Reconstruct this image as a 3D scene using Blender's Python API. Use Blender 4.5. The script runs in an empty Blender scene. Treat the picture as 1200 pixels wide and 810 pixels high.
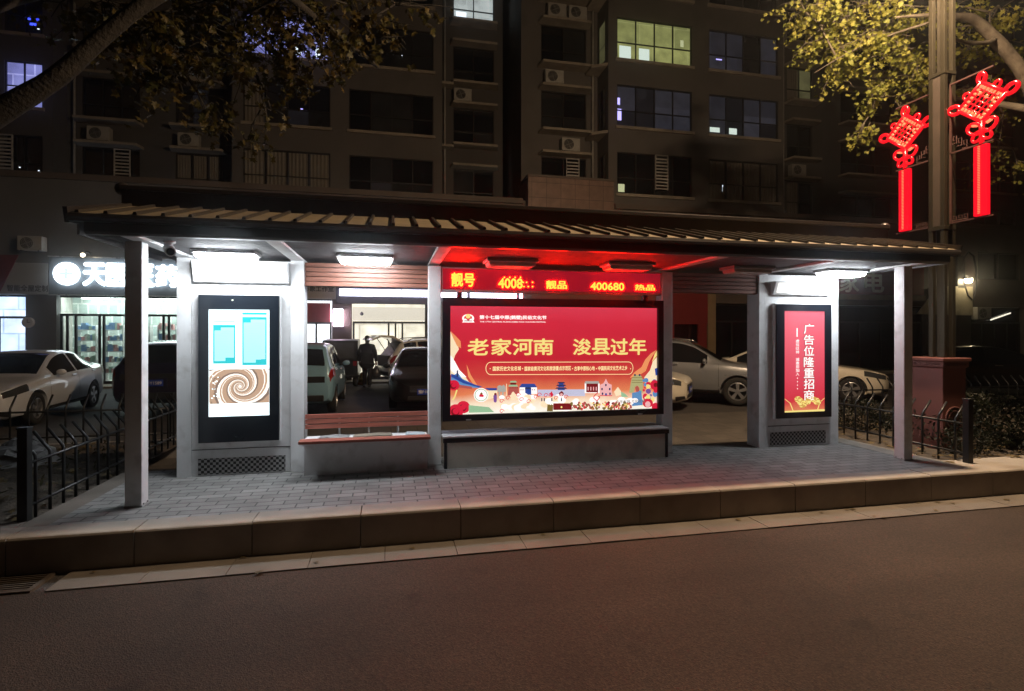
import bpy, bmesh, math, random
from mathutils import Vector, Matrix
R = math.radians
rnd = random.Random(7)
scene = bpy.context.scene
COL = scene.collection

# ---------------------------------------------------------------- camera and the photograph's measuring helper
YAW = R(12.5); FPX = 640.0; EYE = 1.55; HORIZON = 392.0
SN, CS = math.sin(YAW), math.cos(YAW)
def ray(px, py=HORIZON):
    u = (px-600)/FPX
    return (SN+u*CS, CS-u*SN, (HORIZON-py)/FPX)
def on_y(px, py, Y):                      # where the sight line meets the upright plane at depth Y
    r = ray(px, py); t = Y/r[1]
    return (r[0]*t, Y, EYE+r[2]*t)
def xat(px, Y): return on_y(px, 0, Y)[0]
def zat(px, py, Y): return on_y(px, py, Y)[2]
def on_z(px, py, z=0):
    r = ray(px, py); t = (z-EYE)/r[2]
    return (r[0]*t, r[1]*t, z)

# ---------------------------------------------------------------- materials
MATS = {}
def _nt(name):
    m = bpy.data.materials.new(name); m.use_nodes = True
    nt = m.node_tree
    for n in list(nt.nodes): nt.nodes.remove(n)
    out = nt.nodes.new('ShaderNodeOutputMaterial')
    return m, nt, out
def N(nt, t, **kw):
    n = nt.nodes.new(t)
    for k, v in kw.items(): setattr(n, k, v)
    return n
def mix_rgb(nt, a, b, fac, blend='MIX'):
    n = N(nt, 'ShaderNodeMix', data_type='RGBA', blend_type=blend)
    for s, v in ((0, fac), (6, a), (7, b)):
        if hasattr(v, 'is_linked') or hasattr(v, 'links'): nt.links.new(v, n.inputs[s])
        elif s == 0: n.inputs[0].default_value = v
        else: n.inputs[s].default_value = (*v[:3], 1)
    return n.outputs[2]
def mat(name, col, rough=.55, metal=0., var=.18, scale=4., bump=0., bscale=80., coat=0., rvar=.12, spec=.5, dirt=None):
    if name in MATS: return MATS[name]
    m, nt, out = _nt(name)
    p = N(nt, 'ShaderNodeBsdfPrincipled'); nt.links.new(p.outputs[0], out.inputs[0])
    tc = N(nt, 'ShaderNodeTexCoord'); L = nt.links
    nz = N(nt, 'ShaderNodeTexNoise'); nz.inputs['Scale'].default_value = scale; nz.inputs['Detail'].default_value = 6
    L.new(tc.outputs['Object'], nz.inputs['Vector'])
    lo = [c*(1-var) for c in col]; hi = [min(1, c*(1+var)) for c in col]
    mr = N(nt, 'ShaderNodeMapRange'); mr.inputs[1].default_value = .3; mr.inputs[2].default_value = .7
    L.new(nz.outputs[0], mr.inputs[0])
    c = mix_rgb(nt, lo, hi, mr.outputs[0])
    if dirt:
        dn = N(nt, 'ShaderNodeTexNoise'); dn.inputs['Scale'].default_value = dirt[1]; dn.inputs['Detail'].default_value = 8
        L.new(tc.outputs['Object'], dn.inputs['Vector'])
        dr = N(nt, 'ShaderNodeMapRange'); dr.inputs[1].default_value = .52; dr.inputs[2].default_value = .75; dr.inputs[4].default_value = dirt[2]
        L.new(dn.outputs[0], dr.inputs[0])
        c = mix_rgb(nt, c, dirt[0], dr.outputs[0])
    L.new(c, p.inputs['Base Color'])
    rr = N(nt, 'ShaderNodeMapRange'); rr.inputs[3].default_value = max(.02, rough-rvar); rr.inputs[4].default_value = min(1, rough+rvar)
    n2 = N(nt, 'ShaderNodeTexNoise'); n2.inputs['Scale'].default_value = scale*3.1
    L.new(tc.outputs['Object'], n2.inputs['Vector']); L.new(n2.outputs[0], rr.inputs[0]); L.new(rr.outputs[0], p.inputs['Roughness'])
    p.inputs['Metallic'].default_value = metal
    p.inputs['Coat Weight'].default_value = coat
    p.inputs['Specular IOR Level'].default_value = spec
    if bump:
        nb = N(nt, 'ShaderNodeTexNoise'); nb.inputs['Scale'].default_value = bscale; nb.inputs['Detail'].default_value = 4
        L.new(tc.outputs['Object'], nb.inputs['Vector'])
        b = N(nt, 'ShaderNodeBump'); b.inputs['Strength'].default_value = bump; b.inputs['Distance'].default_value = .02
        L.new(nb.outputs[0], b.inputs['Height']); L.new(b.outputs[0], p.inputs['Normal'])
    MATS[name] = m
    return m
def emat(name, col, strength=1., gloss=.25):
    """something that gives off light behind a glossy cover"""
    if name in MATS: return MATS[name]
    m, nt, out = _nt(name)
    p = N(nt, 'ShaderNodeBsdfPrincipled'); nt.links.new(p.outputs[0], out.inputs[0])
    p.inputs['Base Color'].default_value = (*[c*.3 for c in col], 1)
    p.inputs['Roughness'].default_value = gloss
    p.inputs['Emission Color'].default_value = (*col, 1)
    p.inputs['Emission Strength'].default_value = strength
    MATS[name] = m
    return m
def s2l(r, g, b):
    f = lambda c: c/12.92 if c <= .04045 else ((c+.055)/1.055)**2.4
    return (f(r/255), f(g/255), f(b/255))

# ---------------------------------------------------------------- mesh collecting
TXT = {}
def text_data(body, bold=0., spacing=1., line=1.):
    k = (body, bold, spacing, line)
    if k not in TXT:
        c = bpy.data.curves.new('lettering', 'FONT'); c.body = body; c.offset = bold; c.resolution_u = 3
        c.space_character = spacing; c.space_line = line
        o = bpy.data.objects.new('lettering', c); COL.objects.link(o)
        bpy.context.view_layer.update()
        me = bpy.data.meshes.new_from_object(o.evaluated_get(bpy.context.evaluated_depsgraph_get()))
        vs = [tuple(v.co) for v in me.vertices]; fs = [tuple(p.vertices) for p in me.polygons]
        bpy.data.objects.remove(o); bpy.data.curves.remove(c); bpy.data.meshes.remove(me)
        TXT[k] = (vs, fs)
    return TXT[k]
class MB:
    def __init__(s): s.v = []; s.f = []; s.mi = []; s.m = 0
    def add(s, vs, fs):
        o = len(s.v); s.v += [tuple(v) for v in vs]
        s.f += [tuple(i+o for i in f) for f in fs]; s.mi += [s.m]*len(fs)
        return s
    def box(s, x0, x1, y0, y1, z0, z1):
        x0, x1 = sorted((x0, x1)); y0, y1 = sorted((y0, y1)); z0, z1 = sorted((z0, z1))
        return s.add([(x0,y0,z0),(x1,y0,z0),(x1,y1,z0),(x0,y1,z0),(x0,y0,z1),(x1,y0,z1),(x1,y1,z1),(x0,y1,z1)],
                     [(0,3,2,1),(4,5,6,7),(0,1,5,4),(1,2,6,5),(2,3,7,6),(3,0,4,7)])
    def quad(s, a, b, c, d): return s.add([a, b, c, d], [(0,1,2,3)])
    def tube(s, pts, r, n=8, cap=True):
        pts = [Vector(p) for p in pts]; k = len(pts)
        rs = r if isinstance(r, (list, tuple)) else [r]*k
        vs = []; fs = []
        up = None
        for i, p in enumerate(pts):
            t = (pts[min(i+1, k-1)]-pts[max(i-1, 0)])
            t = t.normalized() if t.length > 1e-9 else Vector((0,0,1))
            if up is None:
                up = Vector((0,0,1)) if abs(t.z) < .9 else Vector((1,0,0))
            a = t.cross(up)
            if a.length < 1e-6: a = t.orthogonal()
            a.normalize(); b = a.cross(t).normalized(); up = b
            for j in range(n):
                w = 2*math.pi*j/n
                vs.append(p+a*math.cos(w)*rs[i]+b*math.sin(w)*rs[i])
        for i in range(k-1):
            for j in range(n):
                q = (j+1) % n
                fs.append((i*n+j, i*n+q, (i+1)*n+q, (i+1)*n+j))
        if cap: fs += [tuple(range(n-1, -1, -1)), tuple((k-1)*n+j for j in range(n))]
        return s.add(vs, fs)
    def prism(s, poly, axis, a, b):
        """poly: 2D outline; axis 'x' -> (y,z) outline swept in x, 'y' -> (x,z), 'z' -> (x,y)"""
        f = {'x': lambda p, t: (t, p[0], p[1]), 'y': lambda p, t: (p[0], t, p[1]), 'z': lambda p, t: (p[0], p[1], t)}[axis]
        n = len(poly)
        vs = [f(p, a) for p in poly]+[f(p, b) for p in poly]
        fs = [tuple(range(n)), tuple(range(2*n-1, n-1, -1))]+[(i, i+n, (i+1) % n+n, (i+1) % n) for i in range(n)]
        return s.add(vs, fs)
    def poly(s, pts): return s.add(pts, [tuple(range(len(pts)))])
    def disc(s, c, r, axis='y', n=24, rz=None):
        rz = rz or r; P = []
        for i in range(n):
            w = 2*math.pi*i/n; a, b = r*math.cos(w), rz*math.sin(w)
            P.append((c[0]+a, c[1], c[2]+b) if axis == 'y' else (c[0]+a, c[1]+b, c[2]) if axis == 'z' else (c[0], c[1]+a, c[2]+b))
        return s.poly(P)
    def lathe(s, prof, c, axis='z', n=20):
        vs = []; fs = []; k = len(prof)
        for i in range(n):
            w = 2*math.pi*i/n
            for r, h in prof:
                a, b = r*math.cos(w), r*math.sin(w)
                vs.append((c[0]+a, c[1]+b, c[2]+h) if axis == 'z' else (c[0]+h, c[1]+a, c[2]+b) if axis == 'x' else (c[0]+a, c[1]+h, c[2]+b))
        for i in range(n):
            q = (i+1) % n
            for j in range(k-1): fs.append((i*k+j, q*k+j, q*k+j+1, i*k+j+1))
        return s.add(vs, fs)
    def sphere(s, c, r, n=12, sc=(1,1,1)):
        vs = [(c[0], c[1], c[2]-r*sc[2])]; fs = []; m = n//2
        for i in range(1, m):
            t = math.pi*i/m
            for j in range(n):
                w = 2*math.pi*j/n
                vs.append((c[0]+r*sc[0]*math.sin(t)*math.cos(w), c[1]+r*sc[1]*math.sin(t)*math.sin(w), c[2]-r*sc[2]*math.cos(t)))
        vs.append((c[0], c[1], c[2]+r*sc[2])); e = len(vs)-1
        for j in range(n):
            q = (j+1) % n
            fs.append((0, 1+q, 1+j)); fs.append((e, 1+(m-2)*n+j, 1+(m-2)*n+q))
            for i in range(m-2): fs.append((1+i*n+j, 1+i*n+q, 1+(i+1)*n+q, 1+(i+1)*n+j))
        return s.add(vs, fs)
    def text(s, body, x, z, Y, h=.1, w=None, ht=None, bold=0., align='L', spacing=1., line=1., thick=0., mirror=1, vertical=False):
        """lettering in the upright plane at Y, facing the road; h = em height; w, ht = fit to this width / height"""
        if vertical: body = '\n'.join(body)
        vs, fs = text_data(body, 0., spacing, line)
        x0 = min(v[0] for v in vs); x1 = max(v[0] for v in vs); y0 = min(v[1] for v in vs); y1 = max(v[1] for v in vs)
        sx = sy = h
        if w: sx = w/(x1-x0); sy = sx if not ht else sy
        if ht: sy = ht/(y1-y0); sx = sx if w else sy
        ox = {'L': x0, 'C': (x0+x1)/2, 'R': x1}[align]
        ks = [(0,0)] if bold <= 0 else [(0,0),(bold,0),(-bold,0),(0,bold),(0,-bold),(bold*.7,bold*.7),(-bold*.7,-bold*.7)]
        for k, (bx, by) in enumerate(ks):        # heavier strokes: the glyph laid over itself, a hair apart
            yy = Y-.00025*k
            P = [(x+mirror*(v[0]-ox+bx)*sx, yy, z+(v[1]-y0+by)*sy) for v in vs]
            s.add(P, fs)
            if thick <= 0: continue
            edges = {}
            for f in fs:
                for i in range(len(f)):
                    a, b = f[i], f[(i+1) % len(f)]
                    q = (min(a, b), max(a, b)); edges[q] = edges.get(q, 0)+1
            Q = P+[(p[0], p[1]+thick, p[2]) for p in P]; n = len(P)
            s.add(Q, [(a, b, b+n, a+n) for (a, b), c in edges.items() if c == 1])
        return s
    def build(s, name, m, parent=None, smooth=False, bevel=0., seg=2, sub=0):
        o = make_obj(name, s.v, s.f, m, parent, smooth, s.mi)
        if bevel:
            b = o.modifiers.new('bevel', 'BEVEL'); b.width = bevel; b.segments = seg; b.limit_method = 'ANGLE'; b.angle_limit = R(40)
        return o
ORG = {}
def root_org(o):
    while o.parent: o = o.parent
    return ORG.get(o.name, (0,0,0))
def make_obj(name, v, f, m, parent=None, smooth=False, mi=None, structure=False):
    if parent is not None: org = root_org(parent)
    elif structure: org = (0,0,0)
    else:
        xs = [p[0] for p in v]; ys = [p[1] for p in v]; zs = [p[2] for p in v]
        org = ((min(xs)+max(xs))/2, (min(ys)+max(ys))/2, min(zs))
    me = bpy.data.meshes.new(name)
    me.from_pydata([(p[0]-org[0], p[1]-org[1], p[2]-org[2]) for p in v], [], f)
    for x in (m if isinstance(m, (list, tuple)) else [m]): me.materials.append(x)
    if mi and isinstance(m, (list, tuple)): me.polygons.foreach_set('material_index', mi)
    if smooth: me.polygons.foreach_set('use_smooth', [True]*len(me.polygons))
    me.update()
    o = bpy.data.objects.new(name, me); COL.objects.link(o)
    if parent is not None: o.parent = parent
    else: o.location = org; ORG[o.name] = org
    return o
def fix_normals(o):
    bm = bmesh.new(); bm.from_mesh(o.data); bmesh.ops.remove_doubles(bm, verts=bm.verts, dist=1e-5)
    bmesh.ops.recalc_face_normals(bm, faces=bm.faces); bm.to_mesh(o.data); bm.free(); return o
def tag(o, label, cat, group=None):
    o['label'] = label; o['category'] = cat
    if group: o['group'] = group
    return o
def thing(name, label, cat, loc, rz=0., group=None, local=False):
    o = bpy.data.objects.new(name, None); COL.objects.link(o); o.empty_display_size = .2
    o.location = loc; o.rotation_euler = (0, 0, rz); tag(o, label, cat, group)
    ORG[o.name] = (0,0,0) if local else tuple(loc)
    return o
def struct(name, mb, m, kind='structure', smooth=False):
    o = make_obj(name, mb.v, mb.f, m, None, smooth, mb.mi, True); o['kind'] = kind
    return o
def copy_tree(o, parent=None):
    c = o.copy(); COL.objects.link(c); c.parent = parent
    for ch in list(o.children): copy_tree(ch, c)
    return c

# ---------------------------------------------------------------- the materials of the place
silver = mat('silver paint', (.78,.79,.80), .45, .0, .06, 2.5, .015, 220, rvar=.1, dirt=((.36,.34,.31), 5.5, .55))
silver_dark = mat('grey paint', (.46,.47,.47), .5, .15, .07, 2.5, .02, 200, dirt=((.2,.19,.17), 4, .5))
black_frame = mat('black gloss frame', (.010,.014,.020), .22, 0, .05, 3, rvar=.03)
black_iron = mat('black iron', (.018,.019,.02), .38, .3, .25, 12, .05, 120)
roof_m = mat('bronze standing seam sheet', (.30,.245,.16), .55, .1, .14, 2.2, .03, 60, dirt=((.17,.14,.095), 2.5, .6))
seam_m = mat('dark roof seams', (.045,.037,.028), .5, .2, .15, 3)
fascia_m = mat('dark bronze fascia', (.05,.043,.042), .38, .3, .15, 3, .01)
soffit_m = mat('dark soffit boards', (.036,.033,.037), .75, .0, .2, 5)
wood_m = None
lamp_white = emat('lit lamp diffuser', (.90,.955,1.0), 68)
lamp_off = mat('unlit lamp diffuser', (.55,.55,.53), .18, 0, .05)
lamp_body = mat('lamp housing', (.35,.35,.36), .35, .2)
bark_left = mat('shaded plane bark', (.022,.0185,.0155), .9, 0, .4, 6, 1.0, 25, dirt=((.042,.036,.03), 5, .7))  # plane bark again, with shade put into its darker colour
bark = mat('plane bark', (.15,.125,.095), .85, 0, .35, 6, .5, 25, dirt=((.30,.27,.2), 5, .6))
wall_m = mat('grey brown render', (.135,.125,.118), .85, 0, .10, .6, .08, 40, dirt=((.085,.078,.073), .8, .6))
wall2_m = mat('darker grey render', (.10,.095,.092), .85, 0, .12, .6, .08, 40)
ledge_m = mat('pale ledge', (.33,.29,.24), .8, 0, .2, 2, .05, 50)
tile_m = None
win_frame = mat('dark window frame', (.03,.028,.028), .45, .2)
dark_glass = mat('dark window glass', (.012,.013,.016), .06, 0, .5, .8, rvar=.03, spec=.8)
asphalt_dark = None
# ---------------------------------------------------------------- surface materials with a pattern of their own
def brick_mat(name, c1, c2, mortar, w, h, msize=.02, rough=.75, bump=.4, vec='Object', offs=.5, swap=False, nscale=3., spec=.5):
    m, nt, out = _nt(name); L = nt.links
    p = N(nt, 'ShaderNodeBsdfPrincipled'); L.new(p.outputs[0], out.inputs[0])
    tc = N(nt, 'ShaderNodeTexCoord'); src = tc.outputs['Object']
    if swap:   # upright face: x, z
        sp = N(nt, 'ShaderNodeSeparateXYZ'); cb = N(nt, 'ShaderNodeCombineXYZ'); L.new(src, sp.inputs[0])
        L.new(sp.outputs[0], cb.inputs[0]); L.new(sp.outputs[2], cb.inputs[1]); src = cb.outputs[0]
    b = N(nt, 'ShaderNodeTexBrick'); L.new(src, b.inputs['Vector'])
    b.offset = offs
    b.inputs['Color1'].default_value = (*c1, 1); b.inputs['Color2'].default_value = (*c2, 1); b.inputs['Mortar'].default_value = (*mortar, 1)
    b.inputs['Scale'].default_value = 1; b.inputs['Mortar Size'].default_value = msize; b.inputs['Brick Width'].default_value = w; b.inputs['Row Height'].default_value = h
    b.inputs['Mortar Smooth'].default_value = .2
    nz = N(nt, 'ShaderNodeTexNoise'); nz.inputs['Scale'].default_value = nscale; nz.inputs['Detail'].default_value = 8; L.new(tc.outputs['Object'], nz.inputs['Vector'])
    mr = N(nt, 'ShaderNodeMapRange'); mr.inputs[1].default_value = .25; mr.inputs[2].default_value = .75; mr.inputs[3].default_value = .72; mr.inputs[4].default_value = 1.2
    L.new(nz.outputs[0], mr.inputs[0])
    c = mix_rgb(nt, b.outputs[0], mr.outputs[0], 1., 'MULTIPLY')
    nf = N(nt, 'ShaderNodeTexNoise'); nf.inputs['Scale'].default_value = 140; L.new(tc.outputs['Object'], nf.inputs['Vector'])
    mf = N(nt, 'ShaderNodeMapRange'); mf.inputs[1].default_value = .3; mf.inputs[2].default_value = .7; mf.inputs[3].default_value = .82; mf.inputs[4].default_value = 1.15
    L.new(nf.outputs[0], mf.inputs[0])
    c = mix_rgb(nt, c, mf.outputs[0], 1., 'MULTIPLY')
    L.new(c, p.inputs['Base Color']); p.inputs['Roughness'].default_value = rough; p.inputs['Specular IOR Level'].default_value = spec
    ad = N(nt, 'ShaderNodeMath', operation='MULTIPLY_ADD'); ad.inputs[1].default_value = .12
    L.new(nf.outputs[0], ad.inputs[0])
    iv = N(nt, 'ShaderNodeMath', operation='SUBTRACT'); iv.inputs[0].default_value = 1; L.new(b.outputs['Fac'], iv.inputs[1]); L.new(iv.outputs[0], ad.inputs[2])
    bp = N(nt, 'ShaderNodeBump'); bp.inputs['Strength'].default_value = bump; bp.inputs['Distance'].default_value = .006
    L.new(ad.outputs[0], bp.inputs['Height']); L.new(bp.outputs[0], p.inputs['Normal'])
    MATS[name] = m
    return m
paver_m = brick_mat('grey paving bricks', (.175,.172,.168), (.25,.245,.238), (.06,.06,.06), .24, .118, .007, .7, .7)
rear_paver_m = brick_mat('tan paving slabs', (.07,.062,.055), (.095,.083,.072), (.035,.03,.027), .5, .5, .01, .8, .5)
tile_m = brick_mat('brown stone tiles', (.22,.14,.11), (.26,.165,.13), (.09,.06,.05), .62, .62, .012, .5, .3, offs=0, swap=True)
shelf_m = None
def asphalt(name, col):
    m, nt, out = _nt(name); L = nt.links
    p = N(nt, 'ShaderNodeBsdfPrincipled'); L.new(p.outputs[0], out.inputs[0])
    tc = N(nt, 'ShaderNodeTexCoord')
    v = N(nt, 'ShaderNodeTexVoronoi'); v.inputs['Scale'].default_value = 120; L.new(tc.outputs['Object'], v.inputs['Vector'])
    n1 = N(nt, 'ShaderNodeTexNoise'); n1.inputs['Scale'].default_value = .9; n1.inputs['Detail'].default_value = 7; L.new(tc.outputs['Object'], n1.inputs['Vector'])
    n2 = N(nt, 'ShaderNodeTexNoise'); n2.inputs['Scale'].default_value = 45; n2.inputs['Detail'].default_value = 5; L.new(tc.outputs['Object'], n2.inputs['Vector'])
    r1 = N(nt, 'ShaderNodeMapRange'); r1.inputs[1].default_value = .3; r1.inputs[2].default_value = .7; r1.inputs[3].default_value = .75; r1.inputs[4].default_value = 1.25; L.new(n1.outputs[0], r1.inputs[0])
    sp = N(nt, 'ShaderNodeSeparateColor'); L.new(v.outputs['Color'], sp.inputs[0])
    r2 = N(nt, 'ShaderNodeMapRange'); r2.inputs[3].default_value = .6; r2.inputs[4].default_value = 1.5; L.new(sp.outputs[0], r2.inputs[0])
    r3 = N(nt, 'ShaderNodeMapRange'); r3.inputs[1].default_value = .3; r3.inputs[2].default_value = .7; r3.inputs[3].default_value = .75; r3.inputs[4].default_value = 1.25; L.new(n2.outputs[0], r3.inputs[0])
    c = mix_rgb(nt, col, r1.outputs[0], 1., 'MULTIPLY'); c = mix_rgb(nt, c, r2.outputs[0], 1., 'MULTIPLY'); c = mix_rgb(nt, c, r3.outputs[0], 1., 'MULTIPLY')
    mp = N(nt, 'ShaderNodeMapping'); mp.inputs['Scale'].default_value = (.10, .75, 1); L.new(tc.outputs['Object'], mp.inputs[0])       # wheel lanes along the road
    n3 = N(nt, 'ShaderNodeTexNoise'); n3.inputs['Scale'].default_value = 1.; n3.inputs['Detail'].default_value = 3; L.new(mp.outputs[0], n3.inputs['Vector'])
    r4 = N(nt, 'ShaderNodeMapRange'); r4.inputs[1].default_value = .35; r4.inputs[2].default_value = .65; r4.inputs[3].default_value = .72; r4.inputs[4].default_value = 1.3; L.new(n3.outputs[0], r4.inputs[0])
    c = mix_rgb(nt, c, r4.outputs[0], 1., 'MULTIPLY')
    wn_ = N(nt, 'ShaderNodeTexNoise'); wn_.inputs['Scale'].default_value = 2.2; wn_.inputs['Detail'].default_value = 6; L.new(tc.outputs['Object'], wn_.inputs['Vector'])
    wa = mix_rgb(nt, tc.outputs['Object'], wn_.outputs['Color'], .28, 'LINEAR_LIGHT')
    vc = N(nt, 'ShaderNodeTexVoronoi', feature='DISTANCE_TO_EDGE'); vc.inputs['Scale'].default_value = .33; L.new(wa, vc.inputs['Vector'])     # hairline cracks
    r5 = N(nt, 'ShaderNodeMapRange'); r5.inputs[1].default_value = .0; r5.inputs[2].default_value = .006; r5.inputs[3].default_value = .78; r5.inputs[4].default_value = 1.; L.new(vc.outputs['Distance'], r5.inputs[0])
    c = mix_rgb(nt, c, r5.outputs[0], 1., 'MULTIPLY')
    n6 = N(nt, 'ShaderNodeTexNoise'); n6.inputs['Scale'].default_value = 2.6; n6.inputs['Detail'].default_value = 2; L.new(tc.outputs['Object'], n6.inputs['Vector'])    # oil spots
    r6 = N(nt, 'ShaderNodeMapRange'); r6.inputs[1].default_value = .66; r6.inputs[2].default_value = .74; r6.inputs[3].default_value = 1.; r6.inputs[4].default_value = .65; L.new(n6.outputs[0], r6.inputs[0])
    c = mix_rgb(nt, c, r6.outputs[0], 1., 'MULTIPLY')
    L.new(c, p.inputs['Base Color']); p.inputs['Roughness'].default_value = .82; p.inputs['Specular IOR Level'].default_value = .35
    b = N(nt, 'ShaderNodeBump'); b.inputs['Strength'].default_value = .5; b.inputs['Distance'].default_value = .008
    ad = N(nt, 'ShaderNodeMath', operation='ADD'); L.new(n2.outputs[0], ad.inputs[0]); L.new(v.outputs['Distance'], ad.inputs[1])
    L.new(ad.outputs[0], b.inputs['Height']); L.new(b.outputs[0], p.inputs['Normal'])
    MATS[name] = m; return m
road_m = asphalt('road asphalt', (.038,.0255,.019))
lot_m = asphalt('parking asphalt', (.055,.05,.048))
kerb_m = mat('kerb granite', (.285,.255,.22), .8, 0, .15, 3, .12, 130, dirt=((.2,.17,.14), 2.2, .7))
kerb_front = mat('light-toned kerb front', (.36,.315,.275), .85, 0, .2, 2, .12, 110, dirt=((.21,.18,.15), 2.5, .7))  # same granite, front tone shifted to stand in for the light on it
gutter_m = mat('gutter concrete', (.15,.13,.11), .85, 0, .2, 2.5, .12, 120, dirt=((.15,.13,.11), 2.0, .8))
soil_m = mat('bed soil', (.06,.048,.036), .95, 0, .4, 9, .9, 30)
def wood(name, col):
    m, nt, out = _nt(name); L = nt.links
    p = N(nt, 'ShaderNodeBsdfPrincipled'); L.new(p.outputs[0], out.inputs[0])
    tc = N(nt, 'ShaderNodeTexCoord'); mp = N(nt, 'ShaderNodeMapping'); mp.inputs['Scale'].default_value = (1.2, 14, 14); L.new(tc.outputs['Object'], mp.inputs[0])
    n = N(nt, 'ShaderNodeTexNoise'); n.inputs['Scale'].default_value = 3; n.inputs['Detail'].default_value = 8; L.new(mp.outputs[0], n.inputs['Vector'])
    r = N(nt, 'ShaderNodeMapRange'); r.inputs[1].default_value = .3; r.inputs[2].default_value = .7; L.new(n.outputs[0], r.inputs[0])
    L.new(mix_rgb(nt, [c*.7 for c in col], [c*1.2 for c in col], r.outputs[0]), p.inputs['Base Color'])
    p.inputs['Roughness'].default_value = .5
    b = N(nt, 'ShaderNodeBump'); b.inputs['Strength'].default_value = .15; b.inputs['Distance'].default_value = .004; L.new(n.outputs[0], b.inputs['Height']); L.new(b.outputs[0], p.inputs['Normal'])
    MATS[name] = m; return m
wood_m = wood('reddish slat wood', (.24,.10,.068))
wood_bench = wood('reddish bench wood', (.36,.11,.075))
def checker_mat(name, a, b, scale):
    m, nt, out = _nt(name); L = nt.links
    p = N(nt, 'ShaderNodeBsdfPrincipled'); L.new(p.outputs[0], out.inputs[0])
    tc = N(nt, 'ShaderNodeTexCoord'); sp = N(nt, 'ShaderNodeSeparateXYZ'); L.new(tc.outputs['Object'], sp.inputs[0])
    cb = N(nt, 'ShaderNodeCombineXYZ'); L.new(sp.outputs[0], cb.inputs[0]); L.new(sp.outputs[2], cb.inputs[1])
    c = N(nt, 'ShaderNodeTexChecker'); c.inputs['Scale'].default_value = scale; c.inputs[1].default_value = (*a, 1); c.inputs[2].default_value = (*b, 1)
    L.new(cb.outputs[0], c.inputs[0]); L.new(c.outputs[0], p.inputs['Base Color']); p.inputs['Roughness'].default_value = .5
    MATS[name] = m; return m
perf_m = checker_mat('perforated vent plate', (.012,.012,.012), (.42,.42,.42), 34)
def grad_emit(name, stops, z0, z1, strength, axis=2):
    """a printed backlit sheet whose colour changes up the sheet"""
    m, nt, out = _nt(name); L = nt.links
    p = N(nt, 'ShaderNodeBsdfPrincipled'); L.new(p.outputs[0], out.inputs[0])
    tc = N(nt, 'ShaderNodeTexCoord'); sp = N(nt, 'ShaderNodeSeparateXYZ'); L.new(tc.outputs['Object'], sp.inputs[0])
    mr = N(nt, 'ShaderNodeMapRange'); mr.inputs[1].default_value = z0; mr.inputs[2].default_value = z1; L.new(sp.outputs[axis], mr.inputs[0])
    nz = N(nt, 'ShaderNodeTexNoise'); nz.inputs['Scale'].default_value = 2.2; nz.inputs['Detail'].default_value = 4; L.new(tc.outputs['Object'], nz.inputs['Vector'])
    ma = N(nt, 'ShaderNodeMath', operation='MULTIPLY_ADD'); ma.inputs[1].default_value = .12; L.new(nz.outputs[0], ma.inputs[0])
    sb = N(nt, 'ShaderNodeMath', operation='SUBTRACT'); sb.inputs[1].default_value = .06; L.new(mr.outputs[0], sb.inputs[0]); L.new(sb.outputs[0], ma.inputs[2])
    cr = N(nt, 'ShaderNodeValToRGB'); L.new(ma.outputs[0], cr.inputs[0])
    e = cr.color_ramp.elements
    while len(e) < len(stops): e.new(.5)
    for el, (t, c) in zip(e, stops): el.position = t; el.color = (*c, 1)
    L.new(cr.outputs[0], p.inputs['Emission Color']); p.inputs['Emission Strength'].default_value = strength
    L.new(mix_rgb(nt, cr.outputs[0], (.25,.25,.25), 1., 'MULTIPLY'), p.inputs['Base Color']); p.inputs['Roughness'].default_value = .22
    MATS[name] = m; return m
def room_mat(name, c1, c2, c3, w, h, strength, ms=.03):
    """a lit room behind glass: shelves and goods"""
    m, nt, out = _nt(name); L = nt.links
    p = N(nt, 'ShaderNodeBsdfPrincipled'); L.new(p.outputs[0], out.inputs[0])
    tc = N(nt, 'ShaderNodeTexCoord'); sp = N(nt, 'ShaderNodeSeparateXYZ'); L.new(tc.outputs['Object'], sp.inputs[0])
    cb = N(nt, 'ShaderNodeCombineXYZ'); L.new(sp.outputs[0], cb.inputs[0]); L.new(sp.outputs[2], cb.inputs[1])
    b = N(nt, 'ShaderNodeTexBrick'); b.offset = .37; L.new(cb.outputs[0], b.inputs['Vector'])
    for k, c in (('Color1', c1), ('Color2', c2), ('Mortar', c3)): b.inputs[k].default_value = (*c, 1)
    b.inputs['Scale'].default_value = 1; b.inputs['Brick Width'].default_value = w; b.inputs['Row Height'].default_value = h; b.inputs['Mortar Size'].default_value = ms
    nz = N(nt, 'ShaderNodeTexNoise'); nz.inputs['Scale'].default_value = 2.; nz.inputs['Detail'].default_value = 5; L.new(tc.outputs['Object'], nz.inputs['Vector'])
    mr = N(nt, 'ShaderNodeMapRange'); mr.inputs[1].default_value = .3; mr.inputs[2].default_value = .7; mr.inputs[3].default_value = .7; mr.inputs[4].default_value = 1.2; L.new(nz.outputs[0], mr.inputs[0])
    c = mix_rgb(nt, b.outputs[0], mr.outputs[0], 1., 'MULTIPLY')
    L.new(c, p.inputs['Emission Color']); p.inputs['Emission Strength'].default_value = strength; L.new(c, p.inputs['Base Color'])
    MATS[name] = m; return m
def glass_mat():
    m, nt, out = _nt('clear shop glass'); L = nt.links
    t = N(nt, 'ShaderNodeBsdfTransparent'); t.inputs[0].default_value = (.9,.93,.92,1)
    g = N(nt, 'ShaderNodeBsdfGlossy'); g.inputs['Roughness'].default_value = .03
    f = N(nt, 'ShaderNodeFresnel'); f.inputs[0].default_value = 1.5
    x = N(nt, 'ShaderNodeMixShader'); L.new(f.outputs[0], x.inputs[0]); L.new(t.outputs[0], x.inputs[1]); L.new(g.outputs[0], x.inputs[2]); L.new(x.outputs[0], out.inputs[0])
    return m
clear_glass = glass_mat()
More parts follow.
